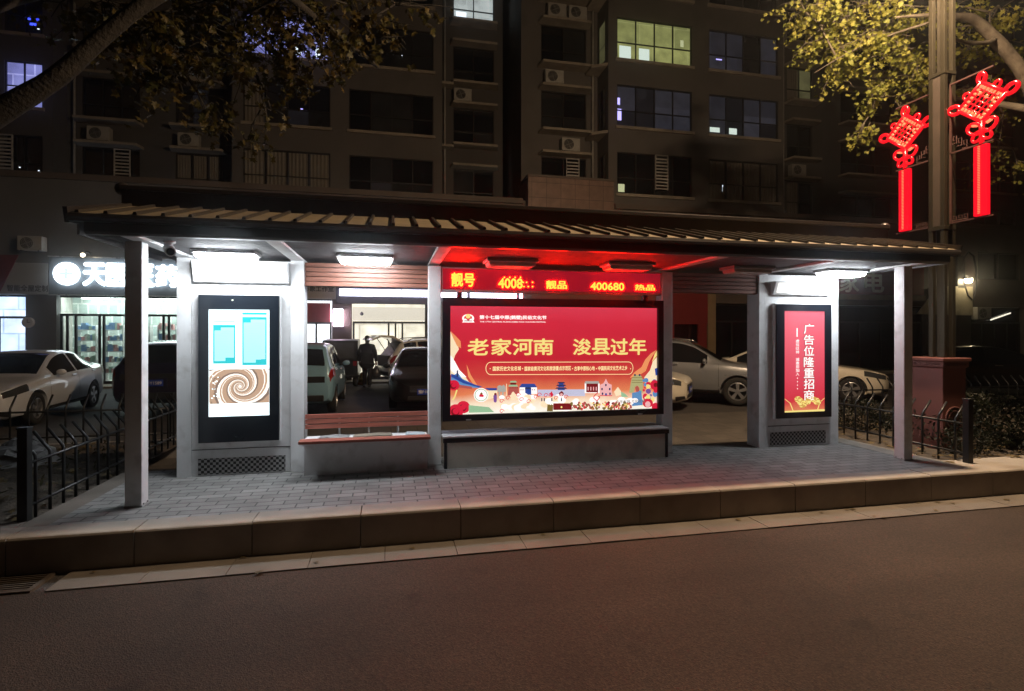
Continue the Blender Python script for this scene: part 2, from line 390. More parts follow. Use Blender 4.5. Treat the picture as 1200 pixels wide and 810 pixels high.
def leaf_mat(name, c1, c2):
    m, nt, out = _nt(name); L = nt.links
    tc = N(nt, 'ShaderNodeTexCoord'); n = N(nt, 'ShaderNodeTexNoise'); n.inputs['Scale'].default_value = 3.5; n.inputs['Detail'].default_value = 3; L.new(tc.outputs['Object'], n.inputs['Vector'])
    r = N(nt, 'ShaderNodeMapRange'); r.inputs[1].default_value = .35; r.inputs[2].default_value = .65; L.new(n.outputs[0], r.inputs[0])
    c = mix_rgb(nt, c1, c2, r.outputs[0])
    p = N(nt, 'ShaderNodeBsdfPrincipled'); L.new(c, p.inputs['Base Color']); p.inputs['Roughness'].default_value = .5; p.inputs['Specular IOR Level'].default_value = .3
    t = N(nt, 'ShaderNodeBsdfTranslucent'); L.new(c, t.inputs[0])
    x = N(nt, 'ShaderNodeMixShader'); x.inputs[0].default_value = .4; L.new(p.outputs[0], x.inputs[1]); L.new(t.outputs[0], x.inputs[2]); L.new(x.outputs[0], out.inputs[0])
    MATS[name] = m; return m

# ---------------------------------------------------------------- camera, sky, exposure
cam = bpy.data.cameras.new('camera'); co = bpy.data.objects.new('camera', cam); COL.objects.link(co)
cam.sensor_fit = 'HORIZONTAL'; cam.sensor_width = 36; cam.lens = 36*FPX/1200
co.location = (0,0,EYE); co.rotation_euler = (R(90), 0, -YAW)
cam.shift_y = -(405-HORIZON)/1200; cam.clip_start = .05; cam.clip_end = 2000
scene.camera = co
w = bpy.data.worlds.new('World'); scene.world = w; w.use_nodes = True
wn = w.node_tree
sky = wn.nodes.new('ShaderNodeTexSky'); sky.sky_type = 'NISHITA'; sky.sun_disc = False
sky.sun_elevation = R(2.0); sky.sun_rotation = R(200); sky.air_density = 1.5; sky.dust_density = 4
bg = wn.nodes['Background']; wn.links.new(sky.outputs[0], bg.inputs[0]); bg.inputs[1].default_value = .0048
scene.view_settings.view_transform = 'Standard'; scene.view_settings.look = 'None'
scene.view_settings.exposure = 0; scene.view_settings.gamma = 1; scene.view_settings.use_curve_mapping = False
scene.cycles.use_denoising = True; scene.cycles.max_bounces = 8; scene.cycles.sample_clamp_indirect = 6; scene.cycles.caustics_reflective = False; scene.cycles.caustics_refractive = False

# ---------------------------------------------------------------- ground
LOW = -.28                                   # road and car park lie this far below the platform
g = MB(); g.quad((-300,-120,-.30),(300,-120,-.30),(300,400,-.30),(-300,400,-.30)); struct('ground', g, lot_m)
g = MB(); g.quad((-120,-14,-.292),(120,-14,-.292),(120,4.56,-.292),(-120,4.56,-.292)); struct('road', g, road_m)
g = MB(); g.quad((-120,11.5,-.292),(120,11.5,-.292),(120,21.9,-.292),(-120,21.9,-.292)); struct('car_park', g, lot_m)
g = MB(); g.quad((-120,6.5,-.286),(120,6.5,-.286),(120,11.5,-.286),(-120,11.5,-.286)); struct('rear_path', g, rear_paver_m)
g = MB()                                     # row of gutter slabs along the kerb
x = -12.47
while x < 40:
    if not (-3.05 < x < -2.5): g.box(x+.003, x+.5885, 4.528+rnd.uniform(-.002,.002), 4.90, -.33, LOW+rnd.uniform(-.002,.002))
    x += .5915
struct('gutter', g, gutter_m)
g = MB(); x = -12.37+.02                      # kerb stones: rounded front arris
while x < 40:
    a, b = x+.004, x+.864-.004
    dz = rnd.uniform(-.002,.002); dy = rnd.uniform(-.002,.002)
    prof = [(4.885+dy,-.34),(5.125,-.34),(5.125,.002+dz),(4.885+dy,.002+dz),(4.868+dy,-.002+dz),(4.860+dy,-.018)]
    prof = [(4.860+dy,-.34),(5.118,-.34),(5.118,.004+dz),(4.882+dy,.004+dz),(4.868+dy,-.002+dz),(4.860+dy,-.016)]
    g.prism(prof, 'x', a, b); g.mi[-1] = 1; x += .864
kerb_o = struct('kerb', g, [kerb_m, kerb_front]); fix_normals(kerb_o)
g = MB(); g.box(-2.72,6.28,5.122,6.95,-.33,0); struct('platform', g, paver_m)
g = MB()                                     # stone edging to the right of the platform and along the beds
g.box(6.284,6.58,5.122,7.6,-.33,.003); g.box(6.584,40,5.122,5.42,-.33,-.003)
struct('edging', g, kerb_m)
g = MB(); g.box(-2.95,-2.724,5.122,6.95,-.33,-.008); g.box(-40,-2.954,5.122,5.30,-.33,-.004); struct('dirt_margin', g, gutter_m)
def bed(name, x0, x1, y0, y1, z):
    m = MB(); nx, ny = int((x1-x0)/.12), int((y1-y0)/.12)
    for j in range(ny+1):
        for i in range(nx+1):
            e = 0 if i in (0, nx) or j in (0, ny) else rnd.uniform(-.025,.035)
            m.v.append((x0+(x1-x0)*i/nx, y0+(y1-y0)*j/ny, z+e))
    for j in range(ny):
        for i in range(nx):
            a = j*(nx+1)+i; m.f.append((a, a+1, a+nx+2, a+nx+1)); m.mi.append(0)
    return struct(name, m, soil_m, 'structure', True)
bed('soil_bed', -9, -2.96, 5.3, 9.0, -.03); bed('soil_bed', 6.59, 16, 5.43, 9.0, -.03)
g = MB(); g.box(-9.1,-2.95,9.0,9.12,-.33,-.02); g.box(6.585,16.1,9.0,9.12,-.33,-.02); struct('bed_edge', g, kerb_m)
# drain grate
root = thing('drain_grate', 'rusty iron drain grate set in the gutter at the lower left', 'drain', (-2.78,4.71,LOW))
iron = mat('rusty cast iron', (.09,.07,.055), .7, .4, .3, 10, .2, 90)
f = MB(); f.box(-3.04,-2.51,4.54,4.57,-.32,LOW+.004); f.box(-3.04,-2.51,4.86,4.89,-.32,LOW+.004); f.box(-3.04,-3.005,4.571,4.859,-.32,LOW+.003); f.box(-2.545,-2.51,4.571,4.859,-.32,LOW+.003); f.build('frame', iron, root)
f = MB()
for k in range(8): f.box(-3.004,-2.546,4.585+k*.035,4.60+k*.035,-.315,LOW)
f.build('bars', iron, root)
f = MB(); f.quad((-3.0,4.58,-.318),(-2.55,4.58,-.318),(-2.55,4.855,-.318),(-3.0,4.855,-.318)); f.build('pit', mat('dark pit',(.006,.005,.005),.9), root)
# ---------------------------------------------------------------- bus shelter
XL, XR = -2.58, 6.55; EY, RY, BY = 5.18, 6.2, 7.22
sh = thing('bus_shelter', 'long bus shelter with dark ribbed gable roof on silver posts', 'bus shelter', (1.98,6.2,0))
def post(x0, x1, y0, y1, h=2.385):
    m = MB(); m.box(x0,x1,y0,y1,0.0,h); o = m.build('post', silver, sh, bevel=.006)
    m = MB(); m.box(x0-.006,x1+.006,y0-.006,y1+.006,-.02,.018); m.build('base_plate', silver_dark, o, bevel=.002)
    m = MB()
    for bx in (x0-.004, x1+.004):
        for by in (y0+.03, y1-.03): m.tube([(bx,by,.018),(bx,by,.03)], .008, 6)
    m.build('bolts', lamp_body, o)
post(-2.319,-2.182,5.5,5.64); post(6.15,6.275,5.5,5.64)
for x in (.432, 3.432): post(x, x+.148, 6.49, 6.66, 2.36)
for side, (y0, y1) in (('f', (EY, RY)), ('b', (BY, RY))):
    m = MB(); z0, z1 = 2.555, 2.85
    t = .012
    m.quad((XL,y0,z0),(XR,y0,z0),(XR,y1,z1),(XL,y1,z1)); m.quad((XL,y0,z0-t),(XL,y1,z1-t),(XR,y1,z1-t),(XR,y0,z0-t))
    m.quad((XL,y0,z0-t),(XR,y0,z0-t),(XR,y0,z0),(XL,y0,z0))
    s = (z1-z0)/(y1-y0); x = XL+.05
    while x < XR-.03:                        # standing seams, part of the sheet
        c = [(x-.017,0),(x+.017,0),(x+.012,.024),(x-.012,.024)]
        vs = [(p[0], y0-.01*(1 if y1 > y0 else -1), z0+p[1]+.001) for p in c]+[(p[0], y1, z1+p[1]+.001) for p in c]
        m.m = 1; m.add(vs, [(0,1,2,3),(4,7,6,5),(0,4,5,1),(1,5,6,2),(2,6,7,3),(3,7,4,0)])
        x += .2125+rnd.uniform(-.004,.004)
    m.build('roof_panel', [roof_m, seam_m], sh)
m = MB(); m.box(XL-.03,XR+.03,RY-.075,RY+.075,2.80,2.985); m.box(XL-.04,XR+.04,RY-.10,RY+.10,2.986,3.03); m.build('ridge_cap', fascia_m, sh, bevel=.004)
for x in (XL-.05, XR+.05):
    m = MB(); m.sphere((x,RY,3.01), .07, 12); m.build('ridge_end', fascia_m, sh, smooth=True)
for x0, x1 in ((XL-.035, XL-.002), (XR+.002, XR+.035)):   # barge boards closing the gables, lifted at the eave tips
    m = MB()
    m.prism([(EY-.045,2.595),(EY-.01,2.47),(EY+.15,2.49),(RY,2.73),(BY-.15,2.49),(BY+.02,2.47),(BY+.07,2.60),(RY,2.87)], 'x', x0, x1); m.build('barge_board', fascia_m, sh)
    m = MB(); xx = x0+.016 if x0 > 0 else x0+.016
    m.prism([(EY+.16,2.40),(BY-.16,2.40),(BY-.16,2.50),(RY,2.735),(EY+.16,2.50)], 'x', xx-.01, xx+.01); m.build('gable_panel', fascia_m, sh)
for y, s in ((EY, 1), (BY, -1)):
    m = MB(); m.prism([(y+.03*s,2.545),(y-.045*s,2.545),(y-.055*s,2.515),(y-.035*s,2.497),(y-.03*s,2.492),(y-.03*s,2.484),(y+.03*s,2.484)], 'x', XL, XR); m.build('gutter', fascia_m, sh)
    m = MB(); m.prism([(y-.005*s,2.482),(y-.005*s,2.405),(y+.02*s,2.386),(y+.07*s,2.386),(y+.07*s,2.482)], 'x', XL+.1, XR-.1); m.build('fascia', fascia_m, sh)
m = MB(); m.box(XL+.12,XR-.12,EY+.072,BY-.072,2.425,2.44)
y = EY+.08
while y < BY-.2:                            # soffit boards
    m.box(XL+.12,XR-.12,y,y+.118,2.412,2.424); y += .124
m.build('soffit', soffit_m, sh)
for x in (-2.25, -1.1, .44, 3.44, 4.93, 6.15):
    m = MB(); m.box(x,x+.13,EY+.075,BY-.1,2.385,2.411); m.build('beam', silver_dark if x > 0 else silver, sh, bevel=.004)
for x0, x1, wm in ((-.953,.43,wood_m), (3.583,4.898,wood_m)):
    m = MB()
    for k in range(5): m.box(x0,x1,6.575,6.60,2.105+k*.054,2.105+k*.054+.047)
    m.build('slat_panel', wm, sh, bevel=.003)
    m = MB(); m.box(x0,x1,6.605,6.63,2.10,2.37); m.build('backing_panel', fascia_m, sh)

# ceiling lamps
def lamp(x, lit, label):
    r = thing('ceiling_light', label, 'ceiling light', (x,6.17,2.411), 0, 'ceiling lights under the shelter roof')
    m = MB(); m.box(x-.30,x+.30,6.01,6.33,2.372,2.411); m.build('housing', lamp_body, r, bevel=.008)
    m = MB()
    vs = []
    for k, (z, s) in enumerate(((2.373,1.),(2.335,.97),(2.322,.88))):
        vs += [(x-.275*s,6.17-.13*s,z),(x+.275*s,6.17-.13*s,z),(x+.275*s,6.17+.13*s,z),(x-.275*s,6.17+.13*s,z)]
    fs = [(8,11,10,9)]
    for k in (0, 4): fs += [(k+i, k+4+i, k+4+(i+1) % 4, k+(i+1) % 4) for i in range(4)]
    m.add(vs, fs); m.build('diffuser', lamp_white if lit else lamp_off, r, bevel=.008)
lamp(-1.66, 1, 'glowing white ceiling light above the bright timetable screen at the left')
lamp(-.27, 1, 'glowing white ceiling light above the red wooden bench')
lamp(1.35, 0, 'unlit ceiling light tinted red above the left half of the big billboard')
lamp(2.80, 0, 'unlit ceiling light tinted red above the right half of the big billboard')
lamp(4.45, 0, 'dark unlit ceiling light over the open gap right of the billboard')
lamp(5.87, 1, 'glowing white ceiling light above the narrow red poster at the right')

# small camera under the left eave
r = thing('security_camera', 'small white security camera hanging under the left end of the shelter ceiling', 'camera', (-2.0,5.62,2.385))
wp = mat('white plastic', (.7,.7,.7), .35)
m = MB(); m.lathe([(0,0),(.05,0),(.05,-.015),(.02,-.03),(.02,-.05),(0,-.05)], (-2.0,5.62,2.412)); m.build('mount', wp, r, smooth=False)
m = MB(); m.tube([(-2.02,5.66,2.345),(-1.95,5.5,2.30)], [.05,.045], 14); m.build('housing', wp, r)
m = MB(); m.tube([(-1.949,5.498,2.2995),(-1.946,5.491,2.2975)], .034, 14); m.build('lens', black_frame, r)

# ---------------------------------------------------------------- the two light-box kiosks
def kiosk(name, label, x0, x1, cols, hdr, frame, face, grille, Y=6.55, D=.26, lit=3.):
    r = thing(name, label, 'kiosk', ((x0+x1)/2, Y+.1, 0))
    m = MB(); m.box(x0+cols+.002,x1-cols-.002,Y+.012,Y+D-.012,.002,2.37); m.build('body', silver, r, bevel=.004)
    for a in (x0, x1-cols):
        m = MB(); m.m = 0
        m.box(a,a+cols,Y,Y+D,.0,2.383); m.box(a+cols*.62,a+cols*.64,Y-.0015,Y+.0005,.05,2.3); m.build('column', silver, r, bevel=.005)
    hx0, hx1, hz0, hz1 = hdr                  # header light box, leaning forward
    m = MB()
    m.prism([(Y+.02,hz0),(Y-.03,hz0),(Y-.10,hz1),(Y+.02,hz1)], 'x', hx0, hx1); o = m.build('header_box', silver, r, bevel=.004)
    b = .045; n = Vector((0,-.2,-.07)).normalized()
    def hp(x, t): return (x, Y-.03-.07*t-.003, hz0+(hz1-hz0)*t)
    m = MB(); m.quad(hp(hx0+b,.16),hp(hx1-b,.16),hp(hx1-b,.86),hp(hx0+b,.86)); m.build('lit_panel', emat('header light panel '+name, (1.,.97,.9), lit), o)
    fx0, fx1, fz0, fz1 = frame; gx0, gx1, gz0, gz1 = face
    m = MB(); m.box(fx0-.012,fx1+.012,Y-.045,Y+.012,fz0-.012,fz1+.012); m.build('silver_edge', silver, r, bevel=.004)
    m = MB(); yb = Y-.062                     # dark bezel
    m.box(fx0,fx1,yb,Y-.0455,gz1,fz1); m.box(fx0,fx1,yb,Y-.0455,fz0,gz0); m.box(fx0,gx0,yb,Y-.0455,gz0+.0005,gz1-.0005); m.box(gx1,fx1,yb,Y-.0455,gz0+.0005,gz1-.0005)
    bz = m.build('bezel', black_frame, r)
    m = MB(); m.box(grille[0],grille[1],Y+.006,Y+.0118,grille[2],grille[3]); m.build('vent_grille', perf_m, r)
    m = MB(); m.box(x0+cols+.003,x1-cols-.003,Y+.008,Y+.0118,.285,.292); m.build('seam', black_frame, r)
    return r, bz
k1, bz = kiosk('information_kiosk', 'silver kiosk with a bright timetable screen under the left ceiling light', -2.262, -.962, .142, (-2.09,-1.125,2.12,2.345), (-2.03,-1.215,.375,1.98), (-1.93,-1.315,.655,1.822), (-2.055,-1.16,.015,.19), lit=1.6)
YS = 6.55-.052
SCREEN_W = emat('white screen', (.80,.96,1.), 1.8)
TEAL = emat('teal screen print', (.03,.55,.60), 1.0); TEAL2 = emat('pale teal screen print', (.45,.85,.86), 1.0)
TAN = emat('pale brown screen picture', (.52,.34,.23), 1.0); TAN2 = emat('grey brown screen picture', (.24,.165,.13), 1.0); CREAM = emat('cream screen picture', (1.,.93,.84), 1.2)
m = MB(); m.quad((-1.932,YS,.653),(-1.313,YS,.653),(-1.313,YS,1.824),(-1.932,YS,1.824)); m.build('screen', SCREEN_W, k1)
def SX(x): return -1.932+.619*(x-52)/345      # coordinates of the enlarged photograph of this screen
def SZ(y): return 1.824-1.171*(y-92)/573
m = MB(); e = .001
def srect(x0, x1, y0, y1, k, lv=1): m.m = k; m.quad((SX(x0),YS-e*lv,SZ(y1)),(SX(x1),YS-e*lv,SZ(y1)),(SX(x1),YS-e*lv,SZ(y0)),(SX(x0),YS-e*lv,SZ(y0)))
for (x0, x1, y0, y1) in ((77,202,175,382), (240,380,132,392)):
    srect(x0+8,x1-8,y0+14,y1-14,6); srect(x0,x1,y0,y0+14,0); srect(x0,x0+8,y0+14,y1,0); srect(x1-8,x1,y0+14,y1,0); srect(x0+8,x1-8,y1-14,y1,0)
    srect(x0+8,x0+(x1-x0)*.35,y0+14,y0+30,0,2); srect(x1-(x1-x0)*.45,x1-8,y1-32,y1-14,0,2)
    yy = y0+30
    while yy < y1-24:
        srect(x0+8,x0+8+(x1-x0-18)*rnd.uniform(.6,1),yy,yy+4,1,3); yy += 14
srect(78,200,152,160,1); srect(240,380,108,120,0); srect(252,375,328,334,1)
# spiral picture
def spiral(a0, r0, grow, turns, w0, k, lv):
    n = 40; inn = []; outp = []
    for i in range(n+1):
        t = turns*i/n; a = a0+t*2*math.pi; rr = r0*math.exp(grow*t)
        ww = w0*rr
        inn.append((228+(rr-ww)*math.cos(a), 505-(rr-ww)*math.sin(a)*.85)); outp.append((228+(rr+ww)*math.cos(a), 505-(rr+ww)*math.sin(a)*.85))
    cl = lambda p: (min(394, max(56, p[0])), min(596, max(412, p[1])))
    m.m = k
    for i in range(n):
        q = [cl(inn[i]), cl(inn[i+1]), cl(outp[i+1]), cl(outp[i])]
        m.add([(SX(p[0]),YS-e*lv,SZ(p[1])) for p in q], [(0,1,2,3)])
srect(56,394,412,596,4,1)
for j in range(3):
    spiral(j*2.1, 9, 1.9, 1.75, .17, 2, 2); spiral(j*2.1+.55, 9, 1.9, 1.75, .05, 3, 3)
    spiral(j*2.1+1.3, 9, 1.9, 1.7, .04, 2, 3)
for i in range(40):
    x, y = rnd.uniform(60,110), rnd.uniform(440,592); srect(x,x+rnd.uniform(4,10),y,y+rnd.uniform(3,7),rnd.choice((3,5)),4)
m.build('screen_picture', [TEAL, TEAL2, TAN, TAN2, CREAM, SCREEN_W, emat('very pale cyan screen print', (.46,.92,.97), 1.)], k1)
m = MB(); m.disc((-1.69,6.55-.0625,1.925), .008); m.build('indicator', emat('indicator',(1,1,.8),3), bz)

k2, bz2 = kiosk('poster_kiosk', 'silver kiosk holding a narrow red poster beside the right end post', 4.91, 6.185, .135, (5.10,6.01,2.095,2.275), (5.135,6.015,.40,1.965), (5.26,5.91,.48,1.872), (5.09,5.98,.02,.20), lit=1.5)
RED = s2l(205,42,58)
m = MB(); YP = 6.55-.05; PX0, PX1, PZ0, PZ1 = 5.258,5.912,.478,1.874
m.quad((PX0,YP,PZ0),(PX1,YP,PZ0),(PX1,YP,PZ1),(PX0,YP,PZ1))
m.build('poster', grad_emit('narrow red poster print', [(0,s2l(220,130,90)),(.10,s2l(205,48,62)),(.3,s2l(214,66,84)),(1,s2l(238,112,128))], -.0+PZ0, PZ1, 1.0), k2)
def KX(x): return PX0+(PX1-PX0)*(x-86)/254
def KZ(y): return PZ1-(PZ1-PZ0)*(y-84)/634
m = MB()
WHT = emat('white print', (1,.93,.9), 1.15); DRED = emat('deep red print', s2l(150,8,22), .9); GOLD = emat('gold print', s2l(236,214,128), 1.1); GOLD2 = emat('dark gold print', s2l(205,160,80), 1.)
for i, ch in enumerate('广告位隆重招商'):
    yb = 224+i*69.5
    m.m = 1; m.text(ch, KX(240), KZ(yb+4), YP-.002, w=.175, ht=.145, bold=.035, align='C')
    m.m = 0; m.text(ch, KX(240), KZ(yb+3), YP-.004, w=.165, ht=.137, bold=.012, align='C')
m.build('lettering', [WHT, DRED, GOLD, GOLD2], k2); m = MB(); m.m = 0
m.quad((KX(163),YP-.002,KZ(246)),(KX(170),YP-.002,KZ(246)),(KX(170),YP-.002,KZ(192)),(KX(163),YP-.002,KZ(192)))
for i, ch in enumerate('虚位以待 诚邀您加入'):
    if ch != ' ': m.text(ch, KX(169), KZ(282+i*23), YP-.002, w=.055, ht=.043, bold=.01, align='C')
for i in range(4): m.disc((KX(169),YP-.002,KZ(505+i*22)), .008, n=10)
m.build('lettering', [WHT, DRED, GOLD, GOLD2], k2); m = MB()
for i in range(9):                           # gold peony heads
    cx, cy = rnd.uniform(120,300), rnd.uniform(640,700); 
    if i == 0: cx, cy = 172, 636
    if i == 1: cx, cy = 286, 650
    for k in range(9):
        a = k*.698+i; rr = 20-1.6*(k % 3)
        m.m = 2 if (k+i) % 2 else 3
        m.disc((KX(cx+rr*.7*math.cos(a)), YP-.002-.0004*(k+1), KZ(min(712, cy+rr*.55*math.sin(a)))), .028, n=9, rz=.018)
    m.build('printed_flower', [WHT, DRED, GOLD, GOLD2], k2); m = MB()
for s in (1, -1):
    pts = [(86,632),(120,660),(140,712)] if s > 0 else [(340,632),(306,660),(290,712)]
    m.m = 2
    for a, b in zip(pts, pts[1:]): m.quad((KX(a[0]),YP-.003,KZ(a[1])),(KX(a[0]+6),YP-.003,KZ(a[1])),(KX(b[0]+6),YP-.003,KZ(b[1])),(KX(b[0]),YP-.003,KZ(b[1])))
m.m = 2; m.quad((PX0,YP-.0015,PZ0),(PX1,YP-.0015,PZ0),(PX1,YP-.0015,PZ0+.03),(PX0,YP-.0015,PZ0+.022))
m.build('printed_border', [WHT, DRED, GOLD, GOLD2], k2)

# ---------------------------------------------------------------- LED ticker
YL = 6.50
r = thing('led_ticker', 'red LED ticker board glowing above the big billboard', 'led sign', (2.0,YL,2.05))
m = MB(); m.box(.583,3.43,YL,YL+.09,2.055,2.352); m.build('housing', silver_dark, r, bevel=.004)
m = MB(); m.quad((.60,YL-.002,2.085),(3.41,YL-.002,2.085),(3.41,YL-.002,2.335),(.60,YL-.002,2.335)); m.build('led_panel', emat('led face with red bloom', (.26,.006,.016), 1.0, .15), r)  # board face made to glow red, standing in for bloom round the leds
LEDT = emat('burning red leds', (125., .9, .10), 1.); LEDR = emat('red led glow', (1., .02, .02), 1.6)
def led(txt, p0, p1, y0, y1, bold=.03, shear=0):
    a = on_y(p0, y1, YL); b = on_y(p1, y0, YL)
    m = MB(); m.text(txt, a[0], a[2], YL-.006, w=b[0]-a[0], ht=b[2]-a[2], bold=bold)
    m.build('led_lettering', [LEDT, LEDR], r)
led('靓号', 529, 556, 320.5, 335.5); led('4008', 584, 612, 327, 337.5); led('靓品', 640, 664, 329.5, 338.5); led('400680', 692, 731, 332, 339.8); led('热品', 744, 767, 334, 340.3)
m = MB()
for i in range(4):
    a = on_y(591+i*6.3, 325.2, YL); m.disc((a[0],YL-.006,a[2]), .011, n=8)
for i, (px, py) in enumerate(((613,331),(617,331),(624,331),(614,336),(619,336),(624,336))):
    a = on_y(px, py, YL); m.disc((a[0],YL-.006,a[2]), .012, n=8, rz=.01)
m.build('led_dots', [LEDT, LEDR], r)

# ---------------------------------------------------------------- the big billboard
bb = thing('billboard', 'wide backlit red festival billboard with gold lettering between two silver posts', 'billboard', (2.02,6.5,.52))
fx0, fx1, fz0, fz1 = .592,3.428,.525,1.985; gx0, gx1, gz0, gz1 = .685,3.352,.598,1.888
m = MB(); ya, yb = 6.44,6.60
m.box(fx0,fx1,ya,yb,gz1,fz1); m.box(fx0,fx1,ya,yb,fz0,gz0); m.box(fx0,gx0,ya,yb,gz0+.0005,gz1-.0005); m.box(gx1,fx1,ya,yb,gz0+.0005,gz1-.0005); m.build('frame', black_frame, bb)
m = MB(); m.box(fx0+.02,fx1-.02,6.601,6.64,fz0+.02,fz1-.02); m.build('back_panel', silver_dark, bb)
for x in (.8, 3.2):
    m = MB(); m.box(x-.03,x+.03,6.49,6.55,1.986,2.054); m.build('bracket', black_frame, bb)
YB = 6.482
m = MB(); m.quad((gx0,YB,gz0),(gx1,YB,gz0),(gx1,YB,gz1),(gx0,YB,gz1))
m.build('poster', grad_emit('wide red poster print', [(0,s2l(255,250,235)),(.10,s2l(250,225,195)),(.20,s2l(226,128,84)),(.33,s2l(200,66,58)),(.5,s2l(194,34,50)),(.85,s2l(206,42,62)),(1,s2l(214,60,80))], gz0-.52, gz1-.52, 1.0), bb)
GW, GH = gx1-gx0, gz1-gz0
def Q(x, y):                                 # coordinates of the enlarged photograph of the billboard
    t = (x-90)/815; top = 204+6*t; bot = 625-25*t
    return (gx0+GW*t, gz1-GH*(y-top)/(bot-top))
def Q2(x, y): return Q((20+x/8.571)*3.373, (130+y/8.571)*3.373)
def Q3(x, y): return Q((140+x/8.571)*3.373, (130+y/8.571)*3.373)
C = {'gold': GOLD, 'white': WHT, 'cream': emat('cream print', s2l(252,228,190), 1.), 'orange': emat('orange print', s2l(236,150,96), 1.), 'blue': emat('blue print', s2l(38,70,150), 1.), 'lblue': emat('light blue print', s2l(90,140,190), 1.),
     'navy': emat('navy print', s2l(40,48,84), 1.), 'red': emat('bright red print', s2l(214,30,60), 1.), 'brick': emat('brick print', s2l(176,84,78), 1.), 'maroon': emat('maroon print', s2l(120,20,26), 1.), 'grey': emat('grey print', s2l(170,168,160), 1.),
     'stone': emat('stone print', s2l(176,172,120), 1.), 'pink': emat('pink print', s2l(240,180,180), 1.), 'lilac': emat('lilac print', s2l(196,196,220), 1.), 'olive': emat('olive print', s2l(120,100,44), 1.), 'purple': emat('purple print', s2l(120,80,150), 1.), 'green': emat('pale green print', s2l(150,190,150), 1.)}
CK = list(C); m = MB(); lvl = [0]
def art(col, pts, q=Q2):
    lvl[0] += 1; m.m = CK.index(col); y = YB-.0008-.00004*lvl[0]
    P = []
    for p in pts:
        X, Z = q(*p); P.append((min(gx1, max(gx0, X)), y, min(gz1, max(gz0, Z))))
    m.poly(P)
def artc(col, c, r, q=Q2, n=14, sy=1.): art(col, [(c[0]+r*math.cos(2*math.pi*i/n), c[1]+sy*r*math.sin(2*math.pi*i/n)) for i in range(n)], q)
def strip(col, pts, w, q=Q2):
    for a, b in zip(pts, pts[1:]):
        d = Vector((b[0]-a[0], b[1]-a[1])); n = Vector((-d.y, d.x)); n.normalize(); n *= w/2
        art(col, [(a[0]+n.x,a[1]+n.y),(b[0]+n.x,b[1]+n.y),(b[0]-n.x,b[1]-n.y),(a[0]-n.x,a[1]-n.y)], q)
# flowing ribbons of cloud at both sides
art('cream', [(90,300),(100,318),(116,350),(122,372),(108,395),(98,430),(112,455),(140,470),(160,500),(140,505),(90,470)], Q)
art('orange', [(90,300),(108,318),(128,340),(130,368),(116,360),(104,335)], Q); art('white', [(90,392),(108,420),(124,452),(150,480),(120,480),(90,450)], Q)
art('orange', [(150,430),(165,470),(190,512),(178,512),(156,478)], Q)
art('orange', [(905,372),(888,395),(872,420),(858,455),(820,478),(790,482),(810,460),(840,440),(856,410),(880,386)], Q)
art('cream', [(905,400),(888,418),(876,452),(852,480),(858,520),(905,520)], Q); art('gold', [(905,376),(896,388),(884,420),(893,410),(905,396)], Q)
# left roof of a hall
art('lblue', [(66,100),(128,60),(170,120),(320,195),(330,212),(200,205),(66,135)]); art('blue', [(66,70),(124,92),(190,140),(300,182),(360,200),(330,206),(180,165),(66,100)])
art('navy', [(118,38),(130,38),(134,100),(116,100)]); art('brick', [(130,178),(260,198),(260,222),(130,205)])
for cy, r, cx in ((185,52,92), (400,62,180), (440,70,110)): artc('red', (cx,cy), r); artc('maroon', (cx-6,cy+8), r*.55); artc('red', (cx,cy), r*.42)
strip('gold', [(120,230),(100,300),(80,330)], 14); art('green', [(230,380),(420,400),(470,450),(230,455)])
art('blue', [(380,212),(495,212),(495,236),(430,240),(410,230)]); art('cream', [(400,236),(500,236),(500,300),(400,330)])
artc('white', (346,281), 70); artc('green', (346,281), 62); artc('white', (346,281), 54); art('red', [(326,290),(336,270),(350,268),(372,285),(368,300),(330,298)]); art('olive', [(334,268),(350,252),(364,270),(348,276)])
art('purple', [(462,290),(478,262),(496,280),(494,340),(488,356),(466,350)]); artc('maroon', (482,272), 12)
art('grey', [(500,198),(520,182),(545,192),(560,178),(580,200),(580,250),(560,250),(560,285),(546,285),(546,250),(526,250),(526,290),(512,290),(512,250),(500,250)])
strip('cream', [(588,170),(588,290)], 7)
# gate tower
art('brick', [(610,200),(700,200),(712,285),(598,285)]); art('green', [(612,180),(690,180),(698,198),(606,198)]); art('maroon', [(625,160),(680,160),(680,180),(625,180)]); art('green', [(628,142),(680,142),(688,158),(620,158)]); art('cream', [(636,285),(636,262),(652,246),(668,262),(668,285)])
for i in range(6): art('maroon', [(608+i*16,206),(616+i*16,206),(616+i*16,212),(608+i*16,212)])
# blue roofed hall
art('white', [(715,205),(885,205),(885,270),(715,270)]); art('blue', [(735,170),(860,170),(886,206),(708,206)]); art('blue', [(768,222),(828,222),(828,285),(770,285)]); art('navy', [(770,205),(824,205),(830,222),(764,222)])
for x in (728,748,842,862): artc('navy', (x,230), 6, n=8)
# wall and pagoda
art('lilac', [(890,228),(1260,228),(1260,292),(890,292)]); art('lilac', [(0,228),(340,224),(340,292),(0,292)], Q3)
for i in range(24): strip('grey', [(900+i*15,262),(910+i*15,262)], 2)
for yy, w2 in ((206,60), (178,52), (152,40)): art('navy', [(1126-w2,yy+14),(1126-w2*.75,yy),(1126+w2*.75,yy),(1126+w2,yy+14)]); art('blue', [(1126-w2*.6,yy+14),(1126+w2*.6,yy+14),(1126+w2*.6,yy+26),(1126-w2*.6,yy+26)])
